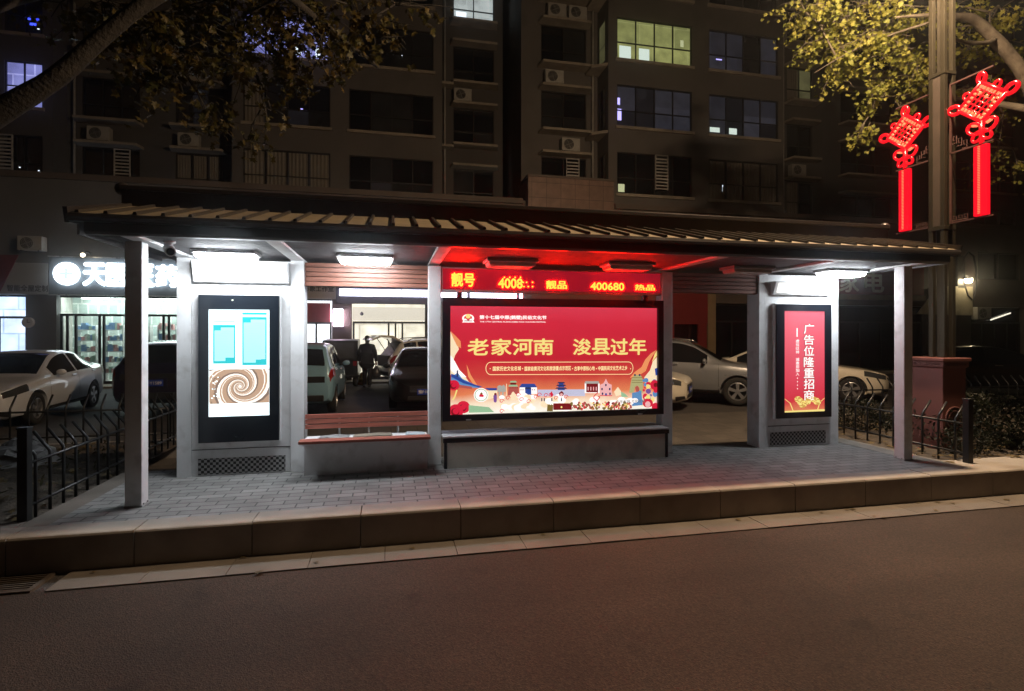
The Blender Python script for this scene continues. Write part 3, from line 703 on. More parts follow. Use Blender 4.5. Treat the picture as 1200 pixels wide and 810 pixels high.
# red pavilion and white gable front
art('white', [(336,165),(490,165),(490,262),(336,262)], Q3); art('maroon', [(352,168),(474,168),(474,254),(352,254)], Q3); art('grey', [(344,144),(478,144),(490,168),(330,168)], Q3)
for i in range(4): art('pink', [(366+i*28,200),(376+i*28,200),(376+i*28,236),(366+i*28,236)], Q3)
art('pink', [(496,180),(530,165),(545,140),(555,118),(566,140),(580,165),(616,180),(616,285),(496,285)], Q3)
for cx, cy in ((515,222),(595,222),(555,182),(520,268),(598,268)): artc('navy', (cx,cy), 9, Q3, 8, 1.5)
art('blue', [(546,285),(546,268),(556,260),(566,268),(566,285)], Q3); strip('red', [(490,287),(622,287)], 7, Q3)
# stone arch
art('stone', [(800,258),(816,170),(826,120),(844,96),(858,80),(920,80),(936,100),(948,130),(946,258),(914,258),(910,210),(888,186),(864,200),(850,258)], Q3)
for yy in (108,134,156): strip('olive', [(828,yy),(944,yy)], 5, Q3)
for cx in (862,912): artc('navy', (cx,82), 11, Q3, 8)
art('brick', [(864,202),(888,188),(908,212),(910,250),(880,262)], Q3)
# right-hand festival figures
for i in range(46):
    x, y = rnd.uniform(820,1108), rnd.uniform(120,380)
    if x < 940 and y < 240: continue
    artc(rnd.choice(('red','pink','lblue','gold','cream','red','orange','purple')), (x,y), rnd.uniform(10,30), Q3, 9, rnd.uniform(.6,1.2))
artc('red', (1075,180), 50, Q3); artc('maroon', (1085,180), 22, Q3); artc('red', (1000,360), 56, Q3, 16, .8); artc('pink', (1000,372), 30, Q3); artc('red', (1085,400), 44, Q3); art('blue', [(1075,20),(1110,10),(1110,80),(1085,90)], Q3)
art('lblue', [(830,260),(930,240),(945,380),(830,390)], Q3); art('green', [(700,240),(760,270),(790,300),(720,300)], Q3); art('cream', [(640,250),(680,200),(712,240),(716,280),(660,292)], Q3)
# crowd on white cloud, ribbons, chest and flowers
for i in range(42):
    x = rnd.uniform(520,1230); artc(rnd.choice(('white','cream','white')), (x, 330+rnd.uniform(-46,90)), rnd.uniform(24,46), Q2, 12, .75)
for i in range(14): artc('white', (rnd.uniform(200,900), 340+rnd.uniform(-30,20)), rnd.uniform(26,42), Q3, 12, .7)
for x, y in ((540,340),(600,310),(800,345),(870,300),(905,280),(700,280),(1020,280),(1070,310),(1170,300),(730,325),(540,440),(970,285)):
    strip('red', [(x+9*math.cos(t*.9)*(1+t*.25), y+9*math.sin(t*.9)*(1+t*.25)) for t in range(8)], 6)
for x in (930,955,1030,1126): art('navy', [(x-5,310),(x+5,310),(x+6,342),(x-6,342)]); artc('pink', (x,302), 6)
art('red', [(1010,270),(1030,240),(1042,290),(1024,300)]); art('maroon', [(1100,260),(1130,240),(1150,262),(1144,290),(1108,290)]); artc('pink', (1126,276), 14)
strip('red', [(470,255),(430,290),(425,310),(460,340),(490,300),(470,290)], 9, Q3)
art('maroon', [(1044,362),(1230,362),(1230,426),(1044,428)]); art('maroon', [(20,362),(185,362),(185,426),(20,428)], Q3); artc('gold', (98,400), 10, Q3)
for i in range(150):
    x = rnd.uniform(180,820); y = 352+rnd.uniform(0,66); artc(rnd.choice(('maroon','olive','brick','red','brick','gold','orange','olive')), (x,y), rnd.uniform(7,16), Q3, 7)
for x in (985,1000,1020): art('olive', [(x,370),(x+22,380),(x+18,440),(x-6,440)])
# emblem in the upper left corner
for a, b in (((132,268),(180,268)),): pass
artc('white', (155,252), 22, Q, 16, .75); artc('red', (155,250), 15, Q, 14, .7); artc('gold', (155,244), 9, Q); art('white', [(133,268),(145,252),(155,262),(166,252),(179,268)], Q); strip('maroon', [(140,262),(170,262)], 3, Q)
m.build('printed_artwork', [C[k] for k in CK], bb)
m = MB()
yt = YB-.028
def ptext(txt, x, y, x2, h, mi, bold):
    X, Z = Q(x, y); X2 = Q(x2, y)[0]; m.m = mi; hh = Q(x, y-h)[1]-Z
    m.text(txt, X, Z, yt, w=X2-X, ht=hh, bold=bold)
for i, (ch, x) in enumerate(zip('老家河南浚县过年', (154,241,322,402,556,633,708,785))):
    ptext(ch, x, 394-i*.4, x+74-(4 if i > 3 else 0), 62, 0, .022)
ptext('第十七届中原(鹤壁)民俗文化节', 197, 257, 450, 17, 1, .03)
ptext('THE 17TH CENTRAL PLAINS (HEBI) FOLK CULTURE FESTIVAL', 198, 269, 448, 6.5, 1, .012)
ptext('国家历史文化名城', 246, 455, 352, 17, 2, .02); ptext('国家级黄河文化和旅游重点示范区', 366, 455, 547, 17, 2, .02); ptext('古享中原核心地', 560, 454, 642, 17, 2, .02); ptext('中国民间文化艺术之乡', 656, 453, 776, 17, 2, .02)
m.m = 2
for x in (358, 553, 649, 236, 790): X, Z = Q(x,446); m.disc((X,yt,Z), .007, n=8)
o_pts = [Q(238+18*math.cos(a)*1.0-0, 445.5+24*math.sin(a)) for a in [math.pi/2+math.pi*i/12 for i in range(13)]]+[Q(782+18*math.cos(a), 443.5+24*math.sin(a)) for a in [-math.pi/2+math.pi*i/12 for i in range(13)]]
for a, b in zip(o_pts, o_pts[1:]+o_pts[:1]):
    d = Vector((b[0]-a[0], b[1]-a[1])); n = Vector((-d.y, d.x)); n.normalize(); n *= .0035
    m.quad((a[0]+n.x,yt,a[1]+n.y),(b[0]+n.x,yt,b[1]+n.y),(b[0]-n.x,yt,b[1]-n.y),(a[0]-n.x,yt,a[1]-n.y))
m.m = 3; ptext('千年古城 文化浚县', 730, 580, 850, 12, 3, .01)
m.build('lettering', [GOLD, WHT, emat('pale gold print', s2l(250,232,170), 1.1), emat('grey lettering print', s2l(120,120,110), .9)], bb)
# glazing bead under the sheet and the two latches
m = MB()
for x in (.9, 3.1): m.box(x-.03,x+.03,6.434,6.4395,.53,.545)
m.build('latch', silver_dark, bb)

# ---------------------------------------------------------------- seats
b1 = thing('bench', 'red wooden slatted bench on a grey box base left of the billboard', 'bench', (-.26,6.4,0))
m = MB(); m.box(-.95,.428,6.06,6.135,.395,.425); m.box(-.95,.428,6.141,6.215,.395,.425); m.build('seat', wood_bench, b1, bevel=.005)
m = MB(); m.box(-.95,.428,6.55,6.575,.475,.525); m.box(-.95,.428,6.55,6.575,.533,.583); m.box(-.95,.428,6.55,6.575,.591,.641); m.build('backrest', wood_bench, b1, bevel=.004)
for x in (-.58,-.25,.08):
    m = MB(); m.box(x-.012,x+.012,6.578,6.60,.395,.62); m.build('back_support', silver_dark, b1)
m = MB(); m.box(-.93,.41,6.33,6.56,0,.392); m.box(-.93,.41,6.10,6.328,.372,.392); m.build('base', silver, b1)
b2 = thing('bench', 'low grey bench with black edge below the big billboard', 'bench', (2.0,6.5,0))
m = MB(); m.box(.585,3.428,6.30,6.74,.352,.372); m.build('seat', mat('brushed steel', (.66,.67,.68), .4, .2, .06, 3, .02, 100), b2, bevel=.003)
m = MB(); m.box(.585,3.428,6.296,6.33,.30,.3515); m.build('front_edge', black_frame, b2, bevel=.003)
for x in (.597, 3.378):
    m = MB(); m.box(x,x+.035,6.298,6.36,0,.2995); m.build('leg', black_frame, b2, bevel=.003)
m = MB(); m.box(.64,3.372,6.302,6.60,.0,.298); m.build('base', mat('beige painted panel', (.76,.75,.66), .6, 0, .08, 2, dirt=((.12,.11,.09),3,.5)), b2)
# ---------------------------------------------------------------- iron fences with bent tops
def fence(label, a, b, side, n, z0=-.04, H=.72, endposts=(1,0), tip=.13):
    ax, ay = a; bx, by = b
    r = thing('iron_fence', label, 'fence', ((ax+bx)/2, (ay+by)/2, z0))
    d = Vector((bx-ax, by-ay, 0)); d.normalize(); s = Vector((side[0], side[1], 0))
    for z, rr in ((.50,.014),(.14,.014)):
        m = MB(); m.tube([(ax,ay,z0+z),(bx,by,z0+z)], rr, 8); m.build('rail', black_iron, r, smooth=True)
    for i in range(n):
        t = (i+.7)/n; p = Vector((ax+(bx-ax)*t, ay+(by-ay)*t, z0))
        j = rnd.uniform(-.006,.006)
        m = MB(); pts = [p+Vector((0,0,-.02)), p+Vector((0,0,H-.20)), p+Vector((0,0,H-.165))+s*.006, p+Vector((0,0,H-.14))+s*.025, p+Vector((0,0,H+j))+s*tip]
        m.tube(pts, .0135, 8); m.build('picket', black_iron, r, smooth=True)
    for k, q in enumerate((a, b)):
        if endposts[k]:
            m = MB(); m.box(q[0]-.037,q[0]+.037,q[1]-.037,q[1]+.037,z0-.02,z0+.80); m.box(q[0]-.042,q[0]+.042,q[1]-.042,q[1]+.042,z0+.8,z0+.815); m.build('post', black_iron, r, bevel=.004)
fence('black iron fence with bent tops running back left of the left end post', (-2.99,5.34), (-3.02,8.9), (-1,0), 17, endposts=(1,1))
fence('black iron fence with bent tops running back right of the right end post', (6.82,5.26), (7.0,8.85), (1,0), 16, endposts=(1,1))
fence('black iron fence along the back of the left bed in front of the silver sedan', (-8.9,8.93), (-3.1,8.93), (0,1), 26, endposts=(1,0))
fence('black iron fence along the back of the right bed behind the clipped hedge', (7.1,8.93), (15.9,8.93), (0,1), 36, endposts=(0,1))

# ---------------------------------------------------------------- lamp pole on the red pedestal, and its two festive knots
PXC, PYC = 7.62, 6.25
pedm = mat('red rendered pedestal', (.14,.045,.036), .7, 0, .15, 3, .06, 60, dirt=((.08,.035,.03),3,.5))
polem = mat('bronze painted pole', (.036,.031,.02), .45, .3, .12, 3, .02, 100)
pole = thing('street_lamp', 'tall street lamp of four square bronze posts on a red pedestal', 'street lamp', (PXC,PYC,-.05))
m = MB(); m.box(7.37,7.77,6.02,6.48,-.1,1.09); o = m.build('pedestal', pedm, pole, bevel=.01)
m = MB(); m.box(7.345,7.795,5.995,6.505,1.10,1.215); m.box(7.325,7.815,5.975,6.525,1.18,1.225); m.box(7.36,7.78,6.01,6.49,1.085,1.102); m.build('cap', pedm, pole, bevel=.008)
carv = mat('dark carved relief', (.10,.035,.03), .7)
m = MB()
for k in range(8):                           # scroll band under the cap
    y = 6.03+k*.056
    for rr in (.022,.012): m.tube([(7.344,y+.022+rr*math.cos(t*.7),1.14+rr*math.sin(t*.7)) for t in range(9)], .0045, 5)
    x = 7.375+k*.049
    for rr in (.022,.012): m.tube([(x+.022+rr*math.cos(t*.7),5.994,1.14+rr*math.sin(t*.7)) for t in range(9)], .0045, 5)
m.build('carved_band', carv, pole)
m = MB()
for rr in (.15,.10): m.tube([(7.57+rr*math.cos(t*math.pi/12),6.017,.40+rr*math.sin(t*math.pi/12)) for t in range(25)], .012, 6)
m.box(7.45,7.69,6.008,6.018,.385,.415); m.build('round_medallion', carv, pole)
PXS = PXC+.02
for dx in (-.07, .07):
    for dy in (-.085, .085):
        m = MB(); m.box(PXS+dx-.03,PXS+dx+.03,PYC+dy-.03,PYC+dy+.03,1.226,7.3); m.build('column', polem, pole, bevel=.004)
m = MB(); m.box(PXS-.035,PXS+.035,PYC-.04,PYC+.04,1.226,7.45); m.build('core_post', mat('dark bronze core', (.04,.034,.024), .5, .3), pole)
m = MB()
for z in (3.02, 5.2, 7.1): m.box(PXS-.105,PXS+.105,PYC-.12,PYC+.12,z,z+.05)
m.build('band', polem, pole, bevel=.004)
m = MB(); m.box(PXS-.097,PXS-.093,PYC-.052,PYC+.052,3.08,5.19); m.build('lattice_panel', mat('dark lattice panel', (.06,.045,.035), .6), pole)
m = MB(); m.tube([(PXC,PYC,7.1),(PXC-.1,PYC-.15,7.4),(PXC-.4,PYC-.48,7.64),(PXC-.85,PYC-.72,7.66)], [.06,.05,.045,.04], 10); m.build('arm', polem, pole, smooth=True)
LX, LY, LZ = PXC-1.0, PYC-.8, 7.6
m = MB(); m.prism([(LX-.42,LZ+.03),(LX-.3,LZ+.10),(LX+.3,LZ+.12),(LX+.38,LZ+.06),(LX+.38,LZ),(LX-.42,LZ)], 'y', LY-.15, LY+.15); m.build('lamp_head', polem, pole, bevel=.01)
m = MB(); m.box(LX-.33,LX+.25,LY-.11,LY+.11,LZ-.02,LZ-.001); m.build('lamp_glass', emat('warm street lamp glass', (1.,.72,.36), 30), pole)
ld = bpy.data.lights.new('street_lamp_light', 'POINT'); ld.energy = 3700; ld.color = (1.,.70,.43); ld.shadow_soft_size = .12
lo = bpy.data.objects.new('street_lamp_light', ld); COL.objects.link(lo); lo.location = (LX,LY,LZ-.06)

kn_red = emat('glowing red tube', (1.,.006,.016), 1.0); kn_hot = emat('bright red bulbs', (1.,.16,.07), 2.2); kn_tas = emat('glowing red tassel', (1.,.004,.018), 1.0)
kn_frame = mat('knot frame iron', (.10,.05,.045), .5, .3)
def knot(yc, label):
    X = PXC; s = 1.0
    r = thing('knot_light', label, 'festive light', (X,yc,3.1), 0, 'red knot lights on the lamp pole')
    P = lambda a, b: (X, yc+a, b)            # a along the bracket, b = height
    zc = 4.62; D = .30
    lat = MB(); hot = MB()
    U = Vector((.5,.5)); V = Vector((.5,-.5))
    def dm(u, v): return P((u-v)*.50*D, zc+(u+v)*.43*D)
    for k in range(5):                       # woven diamond
        t = -.66+1.32*k/4
        lat.tube([dm(t,-1),dm(t,1)], .011, 6); lat.tube([dm(-1,t),dm(1,t)], .011, 6)
    for c in ((-1,-1,-1,1),(-1,1,1,1),(1,1,1,-1),(1,-1,-1,-1)): lat.tube([dm(c[0],c[1]),dm(c[2],c[3])], .026, 8)
    for k in range(7):
        t = -.84+1.68*k/6
        for a, b in (((dm(t,.52),dm(t,.28)),) if k % 2 else ())+((dm(t,.99),dm(t,.70)),(dm(t,-.99),dm(t,-.70)),(dm(.99,t),dm(.70,t)),(dm(-.99,t),dm(-.70,t))): hot.tube([a,b], .017, 6)
    def loop(c, dirv, L, W, rad=.026):
        pts = []
        dx, dz = dirv; nx, nz = -dz, dx
        for i in range(15):
            w = 2*math.pi*i/14; aa = L*(.5-.5*math.cos(w)); bb = W*math.sin(w)
            pts.append(P(c[0]+dx*aa+nx*bb, c[1]+dz*aa+nz*bb))
        lat.tube(pts, rad, 8)
    loop((0, zc+.25), (0,1), .13, .045); loop((.28, zc), (.94,.34), .16, .055); loop((-.28, zc), (-.94,.34), .16, .055)
    loop((.15, zc+.12), (.75,.66), .10, .04, .018); loop((-.15, zc+.12), (-.75,.66), .10, .04, .018)
    zk = zc-.39                              # small knot under the diamond
    loop((0, zk+.02), (.9,.44), .20, .07, .022); loop((0, zk+.02), (-.9,.44), .20, .07, .022); loop((0, zk), (.75,-.66), .15, .05, .02); loop((0, zk), (-.75,-.66), .15, .05, .02)
    lat.tube([P(0,zc-.25),P(0,zk-.16)], .03, 8)
    hot.tube([P(.06,zk+.10),P(.12,zk+.12)], .02, 6); hot.tube([P(-.06,zk+.10),P(-.12,zk+.12)], .02, 6)
    lat.build('knot', kn_red, r, smooth=True); hot.build('bulbs', kn_hot, r, smooth=True)
    t = MB(); t.box(X-.03,X+.03,yc-.088,yc+.088,3.12,4.05); o = t.build('tassel', kn_tas, r, bevel=.01)
    h = MB()
    for k in range(40):
        h.box(X-.034,X-.0305,yc+.0,yc+.03,3.15+k*.0225,3.15+k*.0225+.009)
    h.build('tassel_bulbs', kn_hot, o)
    f = MB()
    e = -1 if yc < PYC else 1; ye = PYC+e*.13; yo = yc+e*.15
    for z in (3.09, 4.06, 5.02): f.box(X-.012,X+.012,min(ye,yo),max(ye,yo),z,z+.02)
    for y in (ye, ): f.box(X-.012,X+.012,min(y,y+e*.02),max(y,y+e*.02),3.111,5.019)
    def key(y0, z0, w, h):                   # fret ornament
        pts = [(0,0),(1,0),(1,1),(.3,1),(.3,.45),(.65,.45)]
        f.tube([P(y0-yc+e*a*w, z0+b*h) for a, b in pts], .007, 5)
    for q in range(3): key(ye+e*(.03+q*.075), 3.125, .06, .06)
    for q in range(3): key(ye+e*(.03+q*.07), 4.09+.05*(2-q), .06, .10)
    f.build('bracket', kn_frame, r)
knot(6.80, 'red glowing knot light with tassel on the far side of the lamp pole')
knot(5.70, 'red glowing knot light with tassel on the road side of the lamp pole')

# ---------------------------------------------------------------- hedge, shrubs and litter
def leaf_shape(kind):
    if kind == 'plane':                      # lobed plane-tree leaf
        return [(0,-.5),(.12,-.28),(.46,-.30),(.30,-.05),(.52,.16),(.22,.16),(0,.55),(-.22,.16),(-.52,.16),(-.30,-.05),(-.46,-.30),(-.12,-.28)]
    return [(0,-.5),(.17,-.15),(.15,.15),(0,.5),(-.15,.15),(-.17,-.15)]
PLANE = leaf_shape('plane'); SMALL = leaf_shape('small')
def add_leaf(m, c, size, shape, tilt=None, droop=.0):
    q = Matrix.Rotation(rnd.uniform(0,6.283), 3, 'Z') @ Matrix.Rotation(tilt if tilt is not None else rnd.uniform(0.2,2.6), 3, 'X') @ Matrix.Rotation(rnd.uniform(0,6.283), 3, 'Z')
    b = rnd.uniform(.1,.35)
    vs = [Vector(c)+q@Vector((x*size, y*size, -b*size*(x*x+.3*y*y)*2)) for x, y in shape]
    ctr = Vector(c)+q@Vector((0,0,.02*size)); n = len(vs)
    m.add(vs+[ctr], [(i, (i+1) % n, n) for i in range(n)])
hedge_m = leaf_mat('dark hedge leaves', (.008,.010,.005), (.013,.016,.008))
stem_m = mat('shrub stems', (.08,.06,.04), .9)
def shrub(name, label, c, rx, ry, h, n, size, lm, group=None):
    r = thing(name, label, 'shrub', c, 0, group)
    f = MB(); st = MB()
    for i in range(12):
        a = rnd.uniform(0,6.28); q = (c[0]+rx*.7*math.cos(a)*rnd.random(), c[1]+ry*.7*math.sin(a)*rnd.random(), c[2]+h*rnd.uniform(.6,.95))
        st.tube([(c[0]+rnd.uniform(-.05,.05)*rx*3, c[1]+rnd.uniform(-.1,.1)*ry, c[2]-.03), ((c[0]+q[0])/2+rnd.uniform(-.03,.03), (c[1]+q[1])/2, c[2]+h*.4), q], [.012,.008,.003], 5)
    st.build('stems', stem_m, r)
    k = 0
    while k < n:
        x, y, z = rnd.uniform(-1,1), rnd.uniform(-1,1), rnd.uniform(0,1)
        e = abs(x)**3+abs(y)**3+max(0,(z-.25)/.75)**3+max(0,(.2-z)*2)
        wob = .82+.30*math.sin(5*x+c[0]*3)*math.sin(4*y+2)*math.sin(5*z+c[1])
        if e > wob or (e < .25 and rnd.random() < .7): continue
        add_leaf(f, (c[0]+x*rx, c[1]+y*ry, c[2]+.03+z*h), size*rnd.uniform(.7,1.3), SMALL); k += 1
    f.build('foliage', lm, r)
shrub('hedge', 'dark clipped hedge beside the fence at the right edge', (8.55,6.3,-.03), 1.35, .85, .72, 5200, .07, hedge_m)
shrub('hedge', 'dark clipped hedge farther right, cut by the right picture edge', (11.3,6.5,-.03), 1.3, .8, .68, 3200, .075, hedge_m)
shrub('shrub', 'low dark shrub behind the fence right of the poster kiosk', (7.65,7.6,-.03), .5, .45, .5, 1500, .055, hedge_m)
shrub('shrub', 'low loose shrub at the foot of the red pedestal', (7.35,5.72,-.03), .34, .25, .34, 700, .05, hedge_m)
dry = leaf_mat('dry fallen leaves', (.20,.15,.07), (.10,.075,.045))
m = MB()
for i in range(520):
    x, y = (rnd.uniform(-7,-2.98), rnd.uniform(5.35,8.9)) if i % 2 else (rnd.uniform(6.6,9), rnd.uniform(5.3,8.8))
    add_leaf(m, (x,y,rnd.uniform(.0,.02)), rnd.uniform(.06,.13), PLANE if i % 3 else SMALL, rnd.uniform(0,.5))
for i in range(26): add_leaf(m, (rnd.uniform(-9,11), rnd.uniform(4.5,4.85), LOW+.012), rnd.uniform(.04,.08), PLANE, rnd.uniform(0,.3))
for i in range(22): add_leaf(m, (rnd.uniform(.6,3.4), rnd.uniform(6.2,6.33), .012), rnd.uniform(.03,.06), SMALL, rnd.uniform(0,.4))
o = struct('leaf_litter', m, dry, 'stuff')
ground_green = leaf_mat('dull ground cover', (.045,.05,.025), (.07,.06,.03))
m = MB()
for i in range(900): add_leaf(m, (rnd.uniform(-8.9,-3.2), rnd.uniform(5.5,8.9), rnd.uniform(-.02,.10)), rnd.uniform(.04,.09), SMALL)
struct('ground_cover', m, ground_green, 'stuff')

# things lying about
def rumple(name, label, cat, c, rx, ry, h, mm):
    m = MB(); nx = 14; n = 9
    for j in range(n):
        t = j/(n-1)
        for i in range(nx):
            a = 2*math.pi*i/nx; k = (1-t**2.2)**.6 if t < 1 else 0
            q = 1+rnd.uniform(-.18,.18)
            m.v.append((c[0]+rx*k*q*math.cos(a), c[1]+ry*k*q*math.sin(a), c[2]+h*t*(1+rnd.uniform(-.12,.12))))
    for j in range(n-1):
        for i in range(nx): m.f.append((j*nx+i, j*nx+(i+1) % nx, (j+1)*nx+(i+1) % nx, (j+1)*nx+i)); m.mi.append(0)
    o = m.build(name, mm, None, smooth=False); tag(o, label, cat); return o
pale = mat('pale plastic sheet', (.30,.30,.30), .5, 0, .15, 4)
rumple('plastic_bag', 'pale crumpled bag lying in the dark bed behind the left fence', 'bag', (-4.35,7.75,-.03), .34, .25, .34, pale)
rumple('plastic_bag', 'white crumpled bag lying on the bench base behind the seat plank, under its left slats', 'bag', (-.62,6.40,.394), .17, .09, .035, pale)
m = MB(); m.prism([(-.42,.394),(.02,.394),(.0,.415),(-.16,.42),(-.40,.41)], 'y', 6.32, 6.48); tag(m.build('cardboard_box', mat('worn cardboard', (.24,.21,.16), .8, 0, .1), None, bevel=.004), 'flattened cardboard box on the bench base behind the middle of the seat plank', 'box')
m = MB(); m.prism([(.16,.394),(.39,.394),(.37,.415),(.18,.425)], 'y', 6.30, 6.46); tag(m.build('foam_box', mat('blue white foam', (.50,.58,.62), .7), None, bevel=.01), 'pale blue foam box on the bench base behind the right end of the seat plank', 'box')

# ---------------------------------------------------------------- trees
def tree(label, trunk, limbs, clusters, lm, leaf, per, base, bark, dens=2.2):
    r = thing('plane_tree', label, 'tree', base)
    m = MB(); m.tube(*trunk, n=16); m.build('trunk', bark, r, smooth=True)
    segs = []
    for pts, rad in limbs:
        m = MB()
        P = [Vector(p) for p in pts]; sm = []; rr = []
        for i in range(len(P)-1):
            for k in range(4):
                t = k/4; p0, p1, p2, p3 = P[max(i-1,0)], P[i], P[i+1], P[min(i+2,len(P)-1)]
                sm.append(.5*((2*p1)+(p2-p0)*t+(2*p0-5*p1+4*p2-p3)*t*t+(3*p1-p0-3*p2+p3)*t**3)); rr.append((rad[i]*(1-t)+rad[i+1]*t)*(1+rnd.uniform(-.05,.05)))
        sm.append(P[-1]); rr.append(rad[-1]); m.tube(sm, rr, 12); m.build('limb', bark, r, smooth=True); segs += sm[1:]
    tw = MB(); lf = MB()
    for c, rad, cnt in clusters:
        c = Vector(c); a = min(segs, key=lambda s: (s-c).length+(.6 if s.z < c.z-.5 else 0))
        mid = (a+c)/2+Vector((rnd.uniform(-.15,.15), rnd.uniform(-.15,.15), .12*(c-a).length))
        main = [a, a*.5+mid*.5, mid, mid*.5+c*.5+Vector((0,0,.05)), c]
        tw.tube(main, [.022,.018,.014,.010,.006], 6)
        segs.append(mid)
        tips = []
        for i in range(max(4, cnt//5)):
            s = main[rnd.choice((2,3,3,4,4))]; d = Vector((rnd.gauss(0,1), rnd.gauss(0,1), rnd.gauss(-.15,.6)))*rad*.6
            e = c+d; md = (s+e)/2+Vector((rnd.uniform(-.08,.08), rnd.uniform(-.08,.08), .10*rad))
            tw.tube([s, md, e], [.008,.006,.003], 5); tips.append((s, md, e))
        for i in range(int(cnt*dens)):
            s, md, e = rnd.choice(tips); t = rnd.random()**.6
            p = s*(1-t)**2+md*2*t*(1-t)+e*t*t
            off = Vector((rnd.gauss(0,.06), rnd.gauss(0,.06), -abs(rnd.gauss(0,.07))-.02))*per
            q = p+off
            add_leaf(lf, q, leaf*rnd.uniform(.55,1.25), PLANE, rnd.choice((rnd.uniform(.2,1.0), rnd.uniform(.9,1.7))))
    tw.build('twigs', bark, r, smooth=True); lf.build('crown', lm, r)
    return r
def cl(px, py, Y, rad, n): return (on_y(px, py, Y), rad, n)
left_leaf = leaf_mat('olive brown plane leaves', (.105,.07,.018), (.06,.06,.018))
B0 = (-4.35,6.3,0)
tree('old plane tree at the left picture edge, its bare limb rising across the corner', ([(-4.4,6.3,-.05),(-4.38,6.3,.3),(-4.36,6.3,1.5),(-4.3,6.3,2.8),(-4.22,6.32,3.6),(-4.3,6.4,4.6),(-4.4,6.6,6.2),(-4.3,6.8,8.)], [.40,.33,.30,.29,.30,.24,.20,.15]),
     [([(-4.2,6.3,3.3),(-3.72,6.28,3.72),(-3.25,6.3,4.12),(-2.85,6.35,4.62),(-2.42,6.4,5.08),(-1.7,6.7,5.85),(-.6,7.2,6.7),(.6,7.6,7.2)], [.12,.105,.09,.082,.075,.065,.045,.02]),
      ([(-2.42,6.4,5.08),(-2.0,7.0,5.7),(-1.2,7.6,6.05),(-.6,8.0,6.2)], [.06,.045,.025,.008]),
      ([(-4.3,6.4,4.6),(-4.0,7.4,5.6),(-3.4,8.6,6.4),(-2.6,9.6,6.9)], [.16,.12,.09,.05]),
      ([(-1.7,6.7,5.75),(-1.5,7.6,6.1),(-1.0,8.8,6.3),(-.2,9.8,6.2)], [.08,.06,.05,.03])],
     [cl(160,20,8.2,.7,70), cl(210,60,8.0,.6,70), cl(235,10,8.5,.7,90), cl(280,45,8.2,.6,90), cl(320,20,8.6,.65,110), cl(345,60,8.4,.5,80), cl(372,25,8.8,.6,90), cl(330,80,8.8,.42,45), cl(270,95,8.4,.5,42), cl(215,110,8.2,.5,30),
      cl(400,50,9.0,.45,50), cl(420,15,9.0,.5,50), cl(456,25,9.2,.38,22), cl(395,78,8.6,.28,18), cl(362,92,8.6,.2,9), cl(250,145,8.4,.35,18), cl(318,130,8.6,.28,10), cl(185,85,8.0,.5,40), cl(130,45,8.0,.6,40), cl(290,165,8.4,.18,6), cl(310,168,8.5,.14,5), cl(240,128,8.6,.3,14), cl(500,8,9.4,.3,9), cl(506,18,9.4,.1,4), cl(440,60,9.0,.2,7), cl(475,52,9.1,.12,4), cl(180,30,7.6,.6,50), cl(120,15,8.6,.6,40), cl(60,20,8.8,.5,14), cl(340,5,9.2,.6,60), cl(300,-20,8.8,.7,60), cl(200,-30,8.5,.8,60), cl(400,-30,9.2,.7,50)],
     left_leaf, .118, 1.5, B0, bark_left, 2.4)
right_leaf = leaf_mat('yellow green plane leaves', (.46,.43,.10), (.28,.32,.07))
B1 = (12.9,8.3,-.05)
